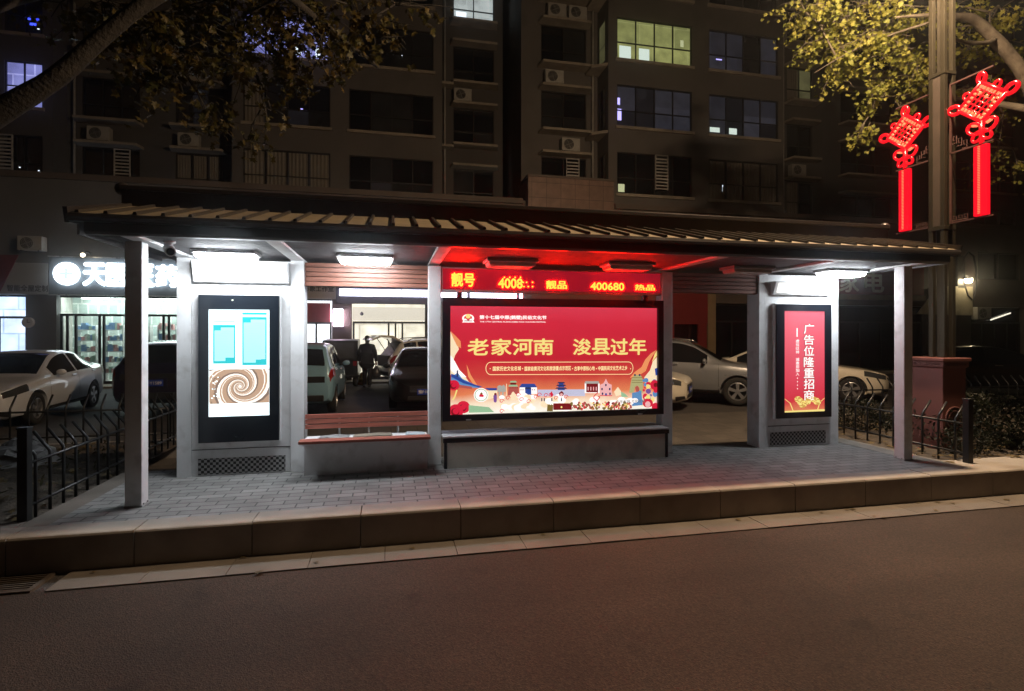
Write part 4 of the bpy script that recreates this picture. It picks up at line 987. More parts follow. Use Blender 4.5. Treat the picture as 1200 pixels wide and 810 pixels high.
tree('plane tree beyond the right picture edge, its lit branch crossing behind the lamp pole', ([(12.9,8.3,-.08),(12.9,8.3,1.2),(12.85,8.3,3.0),(12.8,8.3,4.8),(13.0,8.4,6.8),(13.1,8.5,9.)], [.33,.28,.26,.25,.19,.12]),
     [([(12.8,8.3,4.9),(12.3,8.15,5.9),(11.7,8.05,6.58),(11.0,8.0,7.06),(10.5,8.0,7.36),(10.0,8.0,7.36),(9.4,8.0,7.30),(8.8,8.05,7.22)], [.16,.14,.115,.105,.085,.06,.035,.012]),
      ([(11.0,8.0,7.06),(10.6,7.8,6.85),(10.0,7.7,6.72),(9.4,7.6,6.7)], [.05,.04,.03,.015]),
      ([(12.3,8.15,5.9),(11.8,8.8,6.3),(11.0,9.4,6.6),(10.2,9.6,6.6)], [.08,.05,.03,.01]),
      ([(10.0,8.0,7.36),(9.4,8.6,7.3),(8.8,9.1,7.1),(8.3,9.4,6.8)], [.03,.02,.012,.006])],
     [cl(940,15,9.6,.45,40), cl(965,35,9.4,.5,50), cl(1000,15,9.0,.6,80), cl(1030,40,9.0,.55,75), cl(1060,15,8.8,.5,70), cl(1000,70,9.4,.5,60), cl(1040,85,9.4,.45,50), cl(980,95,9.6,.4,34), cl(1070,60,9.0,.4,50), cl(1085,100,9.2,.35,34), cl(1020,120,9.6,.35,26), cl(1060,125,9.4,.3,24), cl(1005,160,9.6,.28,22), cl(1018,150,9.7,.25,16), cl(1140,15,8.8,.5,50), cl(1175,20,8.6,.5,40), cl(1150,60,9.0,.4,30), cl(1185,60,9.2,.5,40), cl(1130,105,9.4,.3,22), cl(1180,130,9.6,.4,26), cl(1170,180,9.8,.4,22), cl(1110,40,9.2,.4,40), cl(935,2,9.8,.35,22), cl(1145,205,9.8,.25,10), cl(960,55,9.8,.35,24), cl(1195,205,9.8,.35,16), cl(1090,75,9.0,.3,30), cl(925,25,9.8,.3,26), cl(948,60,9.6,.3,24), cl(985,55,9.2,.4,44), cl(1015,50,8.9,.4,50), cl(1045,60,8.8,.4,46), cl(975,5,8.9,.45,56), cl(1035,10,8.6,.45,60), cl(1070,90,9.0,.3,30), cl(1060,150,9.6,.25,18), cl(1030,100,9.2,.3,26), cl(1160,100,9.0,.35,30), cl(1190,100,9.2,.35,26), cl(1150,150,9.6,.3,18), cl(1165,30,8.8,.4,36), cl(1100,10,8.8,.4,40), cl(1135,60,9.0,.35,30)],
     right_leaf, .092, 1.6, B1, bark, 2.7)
# ---------------------------------------------------------------- vehicles
tyre_m = mat('tyre rubber', (.02,.02,.02), .85); rim_m = mat('alloy rim', (.45,.46,.48), .35, .8); dark_plastic = mat('dark bumper plastic', (.02,.02,.022), .5)
glass_car = mat('dark car glass', (.010,.011,.013), .05, 0, .3, 1, rvar=.02, spec=.8)
chrome = mat('chrome trim', (.6,.6,.62), .15, .95); head_m = mat('headlamp lens', (.12,.13,.14), .06, .6, rvar=.03); tail_m = mat('red tail lamp lens', (.28,.012,.012), .12, 0, rvar=.03)
plate_b = mat('blue number plate', (.02,.06,.42), .4); plate_w = mat('plate lettering white', (.8,.8,.8), .5); plate_y = mat('yellow number plate', (.55,.38,.03), .5)
def paint(name, col, metal=.35): return mat(name, col, .30, metal, .05, 1.5, 0, coat=.8, rvar=.05, dirt=((col[0]*.6+.02,col[1]*.6+.018,col[2]*.6+.015), 3, .35))
def lerp_tab(tab, x):
    if x <= tab[0][0]: return tab[0][1]
    for (a, u), (b, v) in zip(tab, tab[1:]):
        if x <= b: return u+(v-u)*(x-a)/(b-a) if b > a else v
    return tab[-1][1]
def smooth_tab(tab, d=.10):
    x0, x1 = tab[0][0], tab[-1][0]
    def f(x):
        e = min(d, x-x0, x1-x); e = max(e, 0)
        return sum(lerp_tab(tab, x+e*k) for k in (-1,-.5,0,.5,1))/5
    return f
SEDAN = dict(L=4.62, wb=2.66, wx=.92, wr=.325,
    top=[(0,.66),(.08,.76),(.5,.86),(1.15,.95),(1.3,.985),(2.1,1.38),(2.45,1.455),(2.9,1.47),(3.35,1.42),(4.0,1.13),(4.45,1.08),(4.56,1.02),(4.62,.92)],
    belt=[(0,.62),(.08,.72),(.5,.83),(1.2,.92),(2.4,.95),(3.8,1.0),(4.45,1.03),(4.56,.98),(4.62,.88)], bot=[(0,.26),(.25,.19),(4.3,.22),(4.62,.32)],
    w=[(0,.52),(.06,.68),(.2,.79),(.55,.88),(1.2,.905),(3.6,.905),(4.2,.86),(4.5,.78),(4.62,.68)], wr_=[(0,.5),(.06,.64),(.2,.74),(1.2,.78),(2.0,.63),(2.6,.58),(3.4,.58),(4.0,.68),(4.5,.70),(4.62,.6)],
    ws=(1.34,2.2), rs=(3.32,4.0), side=[(1.7,2.72),(2.80,3.78)])
SUV = dict(L=4.66, wb=2.70, wx=.92, wr=.36,
    top=[(0,.78),(.06,.90),(.3,1.0),(1.15,1.09),(1.3,1.12),(2.0,1.56),(2.35,1.66),(2.9,1.69),(3.9,1.63),(4.2,1.56),(4.5,1.16),(4.6,1.06),(4.66,.95)],
    belt=[(0,.72),(.06,.85),(.3,.95),(1.2,1.04),(2.4,1.07),(4.0,1.13),(4.5,1.12),(4.6,1.0),(4.66,.9)], bot=[(0,.34),(.25,.24),(4.3,.28),(4.66,.40)],
    w=[(0,.58),(.06,.74),(.2,.84),(.55,.91),(1.2,.925),(3.7,.925),(4.3,.88),(4.55,.82),(4.66,.74)], wr_=[(0,.56),(.06,.70),(.2,.78),(1.2,.80),(2.0,.68),(2.6,.64),(3.8,.63),(4.2,.62),(4.5,.74),(4.66,.64)],
    ws=(1.34,2.1), rs=(4.16,4.48), side=[(1.66,2.70),(2.78,3.62),(3.69,4.12)])
HATCH = dict(L=3.72, wb=2.45, wx=.66, wr=.31,
    top=[(0,.74),(.06,.84),(.2,.92),(.75,1.02),(.9,1.05),(1.55,1.50),(1.9,1.60),(2.4,1.625),(3.2,1.58),(3.42,1.53),(3.62,1.10),(3.68,.98),(3.72,.86)],
    belt=[(0,.70),(.06,.8),(.2,.88),(.9,.97),(2.0,1.0),(3.2,1.06),(3.62,1.05),(3.68,.92),(3.72,.82)], bot=[(0,.28),(.2,.2),(3.4,.22),(3.72,.30)],
    w=[(0,.56),(.06,.68),(.2,.76),(.5,.82),(1.,.835),(3.0,.835),(3.45,.81),(3.66,.77),(3.72,.70)], wr_=[(0,.5),(.06,.64),(.2,.70),(.9,.74),(1.6,.64),(2.2,.61),(3.3,.61),(3.45,.61),(3.62,.72),(3.72,.62)],
    ws=(.95,1.66), rs=(3.42,3.61), side=[(1.30,2.25),(2.33,3.25)])
BODY = {}
def car(name, label, S, loc, heading, pm, plate=None, plate_at='front', black_rear=False, rails=False, gate=False, star=False, grille='wide', amber=False, group='cars parked in the lot behind the shelter'):
    """heading = direction the front points, as an angle from -Y turning to +X"""
    r = thing(name, label, 'car', (loc[0], loc[1], LOW+.006 if len(loc) < 3 else loc[2]), heading, group, local=True)
    L = S['L']; T, Bl, Bo, W, WR = [smooth_tab(S[k], .07) for k in ('top','belt','bot','w','wr_')]
    y_ = lambda x: x-L/2
    def sec(x):
        b, bl, t, w, wr = Bo(x), Bl(x), T(x), W(x), WR(x)
        t = max(t, bl+.025); h = bl-b
        p = [(0,b),(.78*w,b),(.93*w,b+.05),(.985*w,b+.22*h),(w,b+.5*h),(.995*w,b+.72*h),(.965*w,bl-.04),(.93*w,bl)]
        k = (t-bl)
        e = min(.07, k*.4)
        q = (.93*w+(wr-.93*w)*.33, bl+(t-e-bl)*.33), (.93*w+(wr-.93*w)*.67, bl+(t-e-bl)*.67), (wr, t-e)
        p += list(q)+[(wr*.93,t-e*.45),(wr*.78,t-e*.12),(wr*.4,t),(0,t+.006)]
        return p
    xs = sorted(set([round(L*i/44,4) for i in range(45)]+[.02,.05,.09,.14,L-.02,L-.05,L-.09,L-.14]+[k for k, _ in S['top']]))
    key = id(S)
    if key not in BODY:
        V = []; F = []; rings = [sec(x) for x in xs]; n = len(rings[0]); M = 2*n-2
        for x, rg in zip(xs, rings):
            ring = [(a, y_(x), z) for a, z in rg]+[(-a, y_(x), z) for a, z in rg[-2:0:-1]]
            V += ring
        for i in range(len(xs)-1):
            for j in range(M): q = (j+1) % M; F.append((i*M+j, i*M+q, (i+1)*M+q, (i+1)*M+j))
        F += [tuple(range(M-1,-1,-1)), tuple((len(xs)-1)*M+j for j in range(M))]
        me = bpy.data.meshes.new('body'); me.from_pydata(V, [], F); me.update()
        o = bpy.data.objects.new('body', me); COL.objects.link(o); fix_normals(o)
        c = MB()
        for wx in (S['wx'], S['wx']+S['wb']):
            for sd in (1,-1): c.tube([(sd*.62, y_(wx), S['wr']),(sd*1.2, y_(wx), S['wr'])], S['wr']*1.17, 28)
        cm = bpy.data.meshes.new('cut'); cm.from_pydata(c.v, [], c.f); cm.update()
        k = bpy.data.objects.new('cut', cm); COL.objects.link(k); fix_normals(k)
        bo = o.modifiers.new('b', 'BOOLEAN'); bo.operation = 'DIFFERENCE'; bo.object = k; bo.solver = 'EXACT'
        bpy.context.view_layer.update()
        fm = bpy.data.meshes.new_from_object(o.evaluated_get(bpy.context.evaluated_depsgraph_get()))
        fm.polygons.foreach_set('use_smooth', [True]*len(fm.polygons))
        bpy.data.objects.remove(o); bpy.data.objects.remove(k)
        BODY[key] = fm
    bm_ = BODY[key].copy(); bm_.materials.clear(); bm_.materials.append(pm)
    body = bpy.data.objects.new('body', bm_); COL.objects.link(body); body.parent = r
    es = body.modifiers.new('edge', 'EDGE_SPLIT'); es.split_angle = R(38)
    def surf(x, t):                          # point on the side: t along the section
        p = sec(x); i = min(int(t), len(p)-2); f = t-i
        return (p[i][0]*(1-f)+p[i+1][0]*f, y_(x), p[i][1]*(1-f)+p[i+1][1]*f)
    def side_patch(name, x0, x1, t0, t1, m_, sides=(1,-1), off=.006, nx=10, nt=5, par=None, lims=None):
        for sd in sides:
            m = MB()
            for i in range(nx+1):
                x = x0+(x1-x0)*i/nx
                for j in range(nt+1):
                    a, b_ = (t0, t1) if lims is None else lims(x)
                    t = a+(b_-a)*j/nt; p = surf(x, t); m.v.append((sd*(p[0]+off), p[1], p[2]))
            for i in range(nx):
                for j in range(nt): a = i*(nt+1)+j; m.f.append((a, a+1, a+nt+2, a+nt+1)); m.mi.append(0)
            m.build(name, m_, par or r, smooth=True)
    for a, b in S['side']: side_patch('side_window', a, b, 7.12, 9.95, glass_car)
    def top_patch(name, x0, x1, fw, m_, off=.007):
        m = MB(); nx, ny = 8, 8
        for i in range(nx+1):
            x = x0+(x1-x0)*i/nx; e = .02; sl = (T(x+e)-T(x-e))/(2*e); nl = math.hypot(sl, 1)
            for j in range(ny+1):
                y = -fw+2*fw*j/ny; wr = WR(x); z = T(x)+.006-.05*max(0,(abs(y)-.6))**1.5-.012*(abs(y)/.8)**2
                m.v.append((y*wr, y_(x)-sl/nl*off, z+off/nl))
        for i in range(nx):
            for j in range(ny): a = i*(ny+1)+j; m.f.append((a, a+1, a+ny+2, a+ny+1)); m.mi.append(0)
        m.build(name, m_, r, smooth=True)
    top_patch('windscreen', *S['ws'], .9, glass_car)
    if not gate: top_patch('rear_window', *S['rs'], .88, glass_car)
    side_patch('headlight', .10, .62, 5.3, 7.0, head_m, off=.008)
    side_patch('tail_light', L-.42, L-.03, 5.2, 7.0, tail_m, off=.008)
    bx = lambda nm, a, b, c_, d, e, f, mm, par=None, bv=.006: MB().box(a,b,c_,d,e,f).build(nm, mm, par or r, bevel=bv)
    zg = T(0)-.02; f0 = y_(0)
    g = bx('grille', -.40,.40, f0-.012,f0+.05, zg-.17,zg-.02, dark_plastic)
    gm = MB()
    for k in range(4): gm.box(-.38,.38,f0-.018,f0-.0125,zg-.155+k*.036,zg-.148+k*.036)
    gm.build('slats', chrome, g)
    m = MB()
    m.tube([(.055*math.cos(a*.5236),f0-.026,zg-.09+.055*math.sin(a*.5236)) for a in range(13)], .007, 6)
    if star:
        for a in (90, 210, 330): m.tube([(0,f0-.026,zg-.09),(.055*math.cos(R(a)),f0-.026,zg-.09+.055*math.sin(R(a)))], .006, 6)
    else: m.tube([(-.04,f0-.026,zg-.09),(.04,f0-.026,zg-.09)], .006, 6)
    m.build('badge', chrome, g)
    bx('lower_intake', -.44,.44, f0-.008,f0+.05, Bo(0)+.03,Bo(0)+.12, dark_plastic)
    side_patch('fog_light_surround', .03, .22, 1.9, 3.2, dark_plastic, off=.006)
    side_patch('sill_trim', S['wx']+S['wr']*1.2, S['wx']+S['wb']-S['wr']*1.2, 1.3, 2.6, dark_plastic, off=.006)
    r0 = y_(L)
    bx('rear_bumper', -.6,.6, r0-.05,r0+.03, Bo(L)+.02,Bo(L)+.16, dark_plastic, bv=.02)
    if black_rear:                           # dark band over the tailgate
        bx('tailgate_band', -.62,.62, r0-.06,r0+.008, T(L)-.12,T(L)+.02, dark_plastic)
    for sd in (1,-1):                        # mirrors
        x = S['ws'][0]+.38; p = surf(x, 7.2)
        m = MB(); m.sphere((sd*(p[0]+.13), p[1], p[2]+.06), .1, 10, (1.0,.55,.68)); mo = m.build('mirror', pm, r, smooth=True)
        m = MB(); m.tube([(sd*(p[0]-.02),p[1]-.01,p[2]+.01),(sd*(p[0]+.08),p[1],p[2]+.04)], .02, 6); m.build('mirror_arm', dark_plastic, mo)
        for a, b in S['side'][:2]:
            q = surf(b-.2, 5.9); m = MB(); m.box(sd*(q[0]-.005),sd*(q[0]+.025), q[1]-.1,q[1]+.1,q[2]-.018,q[2]+.018); m.build('door_handle', chrome, r, bevel=.004)
    for xx in (S['side'][0][0]-.28, S['side'][0][1]+.04, S['side'][1][1]+.02 if S is SUV else S['side'][1][1]-.15): side_patch('door_seam', xx-.005, xx+.005, 2.2, 7.0, dark_plastic, nx=1, nt=8, off=.0035)
    if rails:
        for sd in (1,-1):
            m = MB(); m.tube([(sd*WR(x)*.95, y_(x), T(x)+(.045 if 0 < i < 5 else -.01)) for i, x in enumerate((2.0,2.15,2.6,3.2,3.8,3.95))], .018, 6); m.build('roof_rail', chrome, r, smooth=True)
    if plate:
        col, txt = plate; yy = f0-.03 if plate_at == 'front' else r0+.034; zz = Bo(0)+.15 if plate_at == 'front' else Bo(L)+(.22 if S is HATCH else .30)
        m = MB(); m.box(-.22,.22, min(yy,yy+.012*(1 if plate_at == 'front' else -1)), max(yy,yy+.012*(1 if plate_at == 'front' else -1)), zz,zz+.14); po = m.build('number_plate', plate_b if col == 'b' else plate_y, r, bevel=.003)
        m = MB(); m.text(txt, 0, zz+.03, yy-.003 if plate_at == 'front' else yy+.003, w=.38, ht=.085, bold=.02, align='C', mirror=1 if plate_at == 'front' else -1); m.build('plate_lettering', plate_w, po)
        if plate_at == 'rear': bx('plate_recess', -.30,.30, r0-.05,r0+.02, zz-.03,zz+.18, pm)
    for wx in (S['wx'], S['wx']+S['wb']):
        for sd in (1,-1):
            wr = S['wr']; xo = sd*(W(wx)-.005); c = (xo, y_(wx), wr)
            prof = [(wr*.60,-.19),(wr*.93,-.2),(wr,-.17),(wr,-.03),(wr*.95,-.005),(wr*.66,0),(wr*.64,-.02)]
            m = MB(); m.lathe([(a, sd*b) for a, b in prof], c, 'x', 28); wo = m.build('wheel', tyre_m, r, smooth=True)
            m = MB(); m.lathe([(a, sd*b) for a, b in [(wr*.66,-.012),(wr*.60,-.005),(wr*.57,-.03),(wr*.57,-.10)]], c, 'x', 28)
            for k in range(5):
                a = 2*math.pi*k/5+.3; u = Vector((0,math.cos(a),math.sin(a))); v = Vector((0,-math.sin(a),math.cos(a))); C0 = Vector((xo-sd*.012,c[1],c[2]))
                pts = [C0+u*wr*.08+v*.03, C0+u*wr*.6+v*.045, C0+u*wr*.6-v*.045, C0+u*wr*.08-v*.03]
                m.add(pts+[p-Vector((sd*.03,0,0)) for p in pts], [(0,1,2,3),(0,4,5,1),(3,2,6,7)])
            m.lathe([(0,sd*-.006),(.05,sd*-.006),(.06,sd*-.03)], c, 'x', 14); m.build('rim', rim_m, wo)
            m = MB(); m.lathe([(0,sd*-.105),(wr*.58,sd*-.105)], c, 'x', 20); m.build('brake_disc', dark_plastic, wo)
    if gate:                                 # raised tailgate and open boot
        m = MB(); m.box(-.60,.60,r0-.12,r0+.012,.72,1.10); m.build('boot_opening', dark_plastic, r)
        top_patch('boot_opening', S['rs'][0], S['rs'][1]+.08, .86, dark_plastic, .01)
        m = MB(); y0 = y_(S['rs'][0])-.02; z0 = T(S['rs'][0])+.02
        prof = [(y0,z0),(y0+.35,z0+.20),(y0+.75,z0+.22),(y0+1.05,z0+.10),(y0+1.06,z0+.03),(y0+.75,z0+.15),(y0+.36,z0+.12),(y0+.02,z0-.05)]
        m.prism(prof, 'x', -.66, .66); go = m.build('tailgate', pm, r, bevel=.02)
        m = MB()
        for sd in (1,-1): m.tube([(sd*.58,y_(L)-.28,1.22),(sd*.60,y0+.55,z0+.10)], .015, 6)
        m.build('gas_strut', dark_plastic, r)
    return r
silver_p = paint('silver car paint', (.68,.72,.80), .1); violet_p = paint('dark violet car paint', (.03,.025,.06), .5); blue_p = paint('pale blue car paint', (.25,.46,.62), .1)
black_p = paint('black car paint', (.010,.010,.012), .3); white_p = paint('white car paint', (.75,.73,.68), .0); grey_p = paint('grey car paint', (.24,.25,.27), .3); cream_p = paint('cream white car paint', (.76,.70,.58), .0)
car('parked_car', 'silver sedan at the far left with its front and side towards the shelter', SEDAN, (-8.02,14.25), R(5), silver_p)
car('parked_car', 'dark violet SUV seen from behind between the left end post and the timetable kiosk', SUV, (-5.1,15.6), R(181), violet_p, plate=('b','豫F·Y1589'), plate_at='rear', black_rear=True)
car('parked_car', 'pale blue hatchback seen from behind through the gap above the bench', HATCH, (-2.07,14.75), R(180), blue_p, plate=('b','豫F·38K2'), plate_at='rear', black_rear=True)
car('parked_car', 'black sedan facing the shelter with a blue plate, beside the pale blue hatchback', SEDAN, (.86,15.25), R(-1), black_p, plate=('b','豫F·1H627'))
car('parked_car', 'white sedan with a round star badge, its nose showing right of the billboard', SEDAN, (5.36,13.6), R(52), cream_p, plate=('b','豫F·6N618'), star=True)
car('parked_car', 'grey SUV with roof rails parked side-on behind the open gap right of the billboard', SUV, (8.05,13.95), R(54), grey_p, rails=True)
car('parked_car', 'cream white car with only its bonnet and headlight showing between poster kiosk and end post', SEDAN, (11.55,13.95), R(53), cream_p)
car('parked_car', 'black car in deep shade behind the hedge at the far right', SEDAN, (18.3,13.4), R(60), black_p)
car('parked_car', 'white SUV with its tailgate raised in front of the lit shop doors', SUV, (1.95,20.2), R(107), white_p, gate=True, rails=True)

# three-wheeled cab by the lit shop
t = thing('motor_tricycle', 'dark three-wheeled cab with a clear rear window beside the walking person', 'tricycle', (-1.72,20.6,LOW+.006), 0, None, local=True)
m = MB(); m.prism([(-.95,.32),(-.98,.95),(-.72,1.62),(.45,1.66),(.82,1.05),(1.15,.85),(1.2,.4)], 'x', -.60, .60); m.build('cab', mat('dark green cab paint', (.02,.025,.025), .35, .2), t, bevel=.04)
m = MB(); m.quad((-.48,-.974,1.0),(.48,-.974,1.0),(.46,-.752,1.53),(-.46,-.752,1.53)); m.v = [(x,y-.012,z) for x,y,z in m.v]; m.build('rear_window', mat('scratched clear panel', (.10,.11,.11), .15, .2), t)
m = MB(); m.box(-.16,.16,-.985,-.972,.52,.66); m.build('number_plate', plate_y, t)
for sx in (-.5, .5):
    m = MB(); m.box(sx-.06,sx+.06,-1.0,-.965,.74,.90); m.build('tail_light', tail_m, t)
    m = MB(); m.lathe([(.12,-.07),(.25,-.08),(.27,-.05),(.27,.05),(.25,.08),(.12,.07)], (sx,-.55,.27), 'x', 20); m.build('wheel', tyre_m, t, smooth=True)
m = MB(); m.lathe([(.12,-.06),(.22,-.06),(.24,-.04),(.24,.04),(.22,.06),(.12,.06)], (0,1.15,.24), 'x', 20); m.build('wheel', tyre_m, t, smooth=True)
m = MB(); m.box(-.66,.66,-.98,-.93,.36,.42); m.build('bumper', dark_plastic, t, bevel=.01)

# ---------------------------------------------------------------- the person
def skin(name, nodes, edges, mm, parent, sub=2, root=0):
    me = bpy.data.meshes.new(name); me.from_pydata([n[0] for n in nodes], edges, []); me.update()
    o = bpy.data.objects.new(name, me); COL.objects.link(o)
    sk = o.modifiers.new('skin', 'SKIN'); sk.use_smooth_shade = True
    for i, n in enumerate(nodes):
        d = me.skin_vertices[0].data[i]; rr = n[1]; d.radius = rr if isinstance(rr, tuple) else (rr, rr); d.use_root = (i == root)
    if sub: sb = o.modifiers.new('sub', 'SUBSURF'); sb.levels = sub; sb.render_levels = sub
    bpy.context.view_layer.update()
    fm = bpy.data.meshes.new_from_object(o.evaluated_get(bpy.context.evaluated_depsgraph_get()))
    bpy.data.objects.remove(o)
    fm.materials.clear(); fm.materials.append(mm); fm.polygons.foreach_set('use_smooth', [True]*len(fm.polygons))
    q = bpy.data.objects.new(name, fm); COL.objects.link(q); q.parent = parent; return q
pr = thing('person', 'person in a long dark coat walking by the open tailgate, a bag in one hand', 'person', (-.80,19.55,LOW+.006), R(170), None, local=True)
skin_m = mat('skin', (.35,.20,.14), .6); coat_m = mat('black coat cloth', (.012,.012,.014), .9); trs_m = mat('black trousers', (.015,.015,.017), .9); hair_m = mat('black hair', (.01,.009,.008), .6); shoe_m = mat('dark shoes', (.02,.018,.016), .5)
# local: faces -Y. one continuous body with head, arms, legs
nd = [((0,0,.95),(.15,.11)), ((0,.0,1.12),(.15,.105)), ((0,.01,1.30),(.17,.11)), ((0,.02,1.42),(.13,.09)), ((0,.01,1.50),.058), ((0,-.01,1.58),.085), ((0,-.015,1.66),(.098,.112)), ((0,-.01,1.73),(.085,.10)),
      ((.17,.01,1.42),.062), ((.24,.03,1.17),.047), ((.27,-.02,.95),.038), ((.275,-.04,.86),.034),
      ((-.17,.01,1.42),.062), ((-.25,.02,1.17),.047), ((-.29,.0,.94),.038), ((-.295,-.01,.85),.034),
      ((.10,0,.86),.098), ((.10,-.10,.50),.066), ((.10,-.06,.10),.044), ((-.10,0,.86),.098), ((-.11,.06,.50),.066), ((-.11,.14,.11),.044)]
ed = [(0,1),(1,2),(2,3),(3,4),(4,5),(5,6),(6,7),(3,8),(8,9),(9,10),(10,11),(3,12),(12,13),(13,14),(14,15),(0,16),(16,17),(17,18),(0,19),(19,20),(20,21)]
body = skin('body', nd, ed, skin_m, pr)
for sd, hx, hy, hz in ((1,.275,-.04,.86), (-1,-.295,-.01,.85)):
    hn = [((hx,hy,hz+.02),(.034,.026)), ((hx,hy-.008,hz-.05),(.042,.022)), ((hx,hy-.012,hz-.085),(.040,.02))]; he = [(0,1),(1,2)]
    for k, (o_, l) in enumerate(((-.03,.065),(-.01,.078),(.011,.072),(.03,.056))):
        b0 = len(hn); yy = hy+o_
        hn += [((hx,yy-.01,hz-.09),.010), ((hx-sd*.012,yy-.012,hz-.09-l*.55),.009), ((hx-sd*.035,yy-.01,hz-.09-l*.85),.008)]; he += [(2,b0),(b0,b0+1),(b0+1,b0+2)]
    b0 = len(hn); hn += [((hx-sd*.01,hy-.05,hz-.045),.012), ((hx-sd*.022,hy-.065,hz-.085),.010)]; he += [(1,b0),(b0,b0+1)]
    skin('hand', hn, he, skin_m, body, 1)
m = MB(); m.sphere((0,.020,1.705), .098, 16, (.92,1.0,.92)); m.v = [v for v in m.v]; m.build('hair', hair_m, pr, smooth=True)
m = MB()
for sx in (-.03,.03): m.sphere((sx,-.098,1.665), .011, 8)
m.build('eyes', mat('eye', (.05,.04,.04), .2), body)
m = MB(); m.add([(0,-.098,1.665),(-.016,-.092,1.632),(.016,-.092,1.632),(0,-.122,1.635)], [(0,1,3),(0,3,2),(1,2,3)]); m.build('nose', skin_m, body)
m = MB(); m.box(-.024,.024,-.096,-.088,1.603,1.612); m.build('mouth', mat('lips', (.28,.12,.10), .5), body)
m = MB()
for sx in (-.079,.079): m.sphere((sx,.0,1.655), .028, 8, (.35,.7,1.1))
m.build('ears', skin_m, body)
cn = [((0,0,.58),(.25,.19)), ((0,0,.80),(.245,.185)), ((0,0,.98),(.235,.175)), ((0,.0,1.14),(.225,.16)), ((0,.01,1.30),(.225,.15)), ((0,.02,1.43),(.17,.12)), ((0,.012,1.51),(.085,.08)),
      ((.19,.01,1.41),.095), ((.27,.03,1.17),.08), ((.28,-.02,.95),.066), ((.279,-.035,.89),.062), ((-.19,.01,1.41),.095), ((-.28,.02,1.17),.08), ((-.298,.0,.94),.066), ((-.298,-.005,.88),.062)]
ce = [(0,1),(1,2),(2,3),(3,4),(4,5),(5,6),(5,7),(7,8),(8,9),(9,10),(5,11),(11,12),(12,13),(13,14)]
skin('coat', cn, ce, coat_m, pr, 2, 2)
for sx, y0, y1, ya in ((.10,-.10,-.06,-.04),(-.11,.06,.14,.16)):
    m = MB(); m.tube([(sx,0,.84),(sx,y0,.50),(sx,y1+.005,.28),(sx,y1,.09)], [.115,.085,.075,.072], 14); m.build('trouser_leg', trs_m, pr, smooth=True)
    m = MB(); m.prism([(y1+.09,.0),(y1+.085,.07),(y1+.04,.11),(y1-.05,.10),(y1-.12,.06),(y1-.185,.045),(y1-.20,.0)], 'x', sx-.048, sx+.048); m.build('shoe', shoe_m, pr, bevel=.015)
bg_ = thing('carrier_bag', 'dark round carrier bag hanging from the right-hand side of the walking person', 'bag', (-.49,19.5,.12))
m = MB(); cx, cy = -.508, 19.51; vs = []
for j in range(9):
    t_ = j/8; rr = (.05, .13, .16, .17, .165, .14, .10, .06, .03)[j]
    for i in range(14): a = 2*math.pi*i/14; q = 1+rnd.uniform(-.08,.08); vs.append((cx+rr*q*math.cos(a), cy+.7*rr*q*math.sin(a), LOW+.30+.44*t_))
m.add(vs, [(j*14+i, j*14+(i+1) % 14, (j+1)*14+(i+1) % 14, (j+1)*14+i) for j in range(8) for i in range(14)]+[tuple(range(13,-1,-1))]); m.build('bag', mat('dark grey plastic bag', (.05,.05,.055), .35), bg_, smooth=True)
m = MB(); m.tube([(cx-.03,cy,LOW+.72),(cx-.015,cy-.003,LOW+.82),(cx,cy,LOW+.72)], .006, 6); m.build('handle', dark_plastic, bg_)
sc_ = rumple('sack', 'yellow sack standing on the ground left of the walking person', 'sack', (-1.0,20.6,LOW+.006), .24, .2, .42, mat('yellow woven sack', (.40,.30,.05), .7))
# ---------------------------------------------------------------- apartment block
def wall_holes(mb, x0, x1, z0, z1, holes, Y, rv=.16, ret=None):
    """front face at Y with openings and their reveals; ret = depth of the side and top returns"""
    xs = sorted(set([x0, x1]+[h for q in holes for h in q[:2]])); zs = sorted(set([z0, z1]+[h for q in holes for h in q[2:]]))
    xs = [x for x in xs if x0 <= x <= x1]; zs = [z for z in zs if z0 <= z <= z1]
    for a, b in zip(xs, xs[1:]):
        run = None
        for c, d in zip(zs, zs[1:]):
            cx, cz = (a+b)/2, (c+d)/2
            if any(q[0] < cx < q[1] and q[2] < cz < q[3] for q in holes):
                if run is not None: mb.quad((a,Y,run),(b,Y,run),(b,Y,c),(a,Y,c)); run = None
            elif run is None: run = c
        if run is not None: mb.quad((a,Y,run),(b,Y,run),(b,Y,z1),(a,Y,z1))
    for a, b, c, d in holes:
        mb.quad((a,Y,c),(b,Y,c),(b,Y+rv,c),(a,Y+rv,c)); mb.quad((a,Y,d),(a,Y+rv,d),(b,Y+rv,d),(b,Y,d))
        mb.quad((a,Y,c),(a,Y+rv,c),(a,Y+rv,d),(a,Y,d)); mb.quad((b,Y,c),(b,Y,d),(b,Y+rv,d),(b,Y+rv,c))
    if ret:
        mb.quad((x0,Y,z0),(x0,Y,z1),(x0,Y+ret,z1),(x0,Y+ret,z0)); mb.quad((x1,Y,z0),(x1,Y+ret,z0),(x1,Y+ret,z1),(x1,Y,z1)); mb.quad((x0,Y,z1),(x1,Y,z1),(x1,Y+ret,z1),(x0,Y+ret,z1))
curt = mat('curtain cloth', (.22,.20,.17), .9, 0, .1, 2)
louv_m = mat('white louvre', (.5,.48,.45), .6); ledge2 = ledge_m
glass2 = mat('faintly reflecting window glass', (.03,.032,.036), .12, 0, .5, .8, rvar=.05, spec=.8)
ROOM = {}
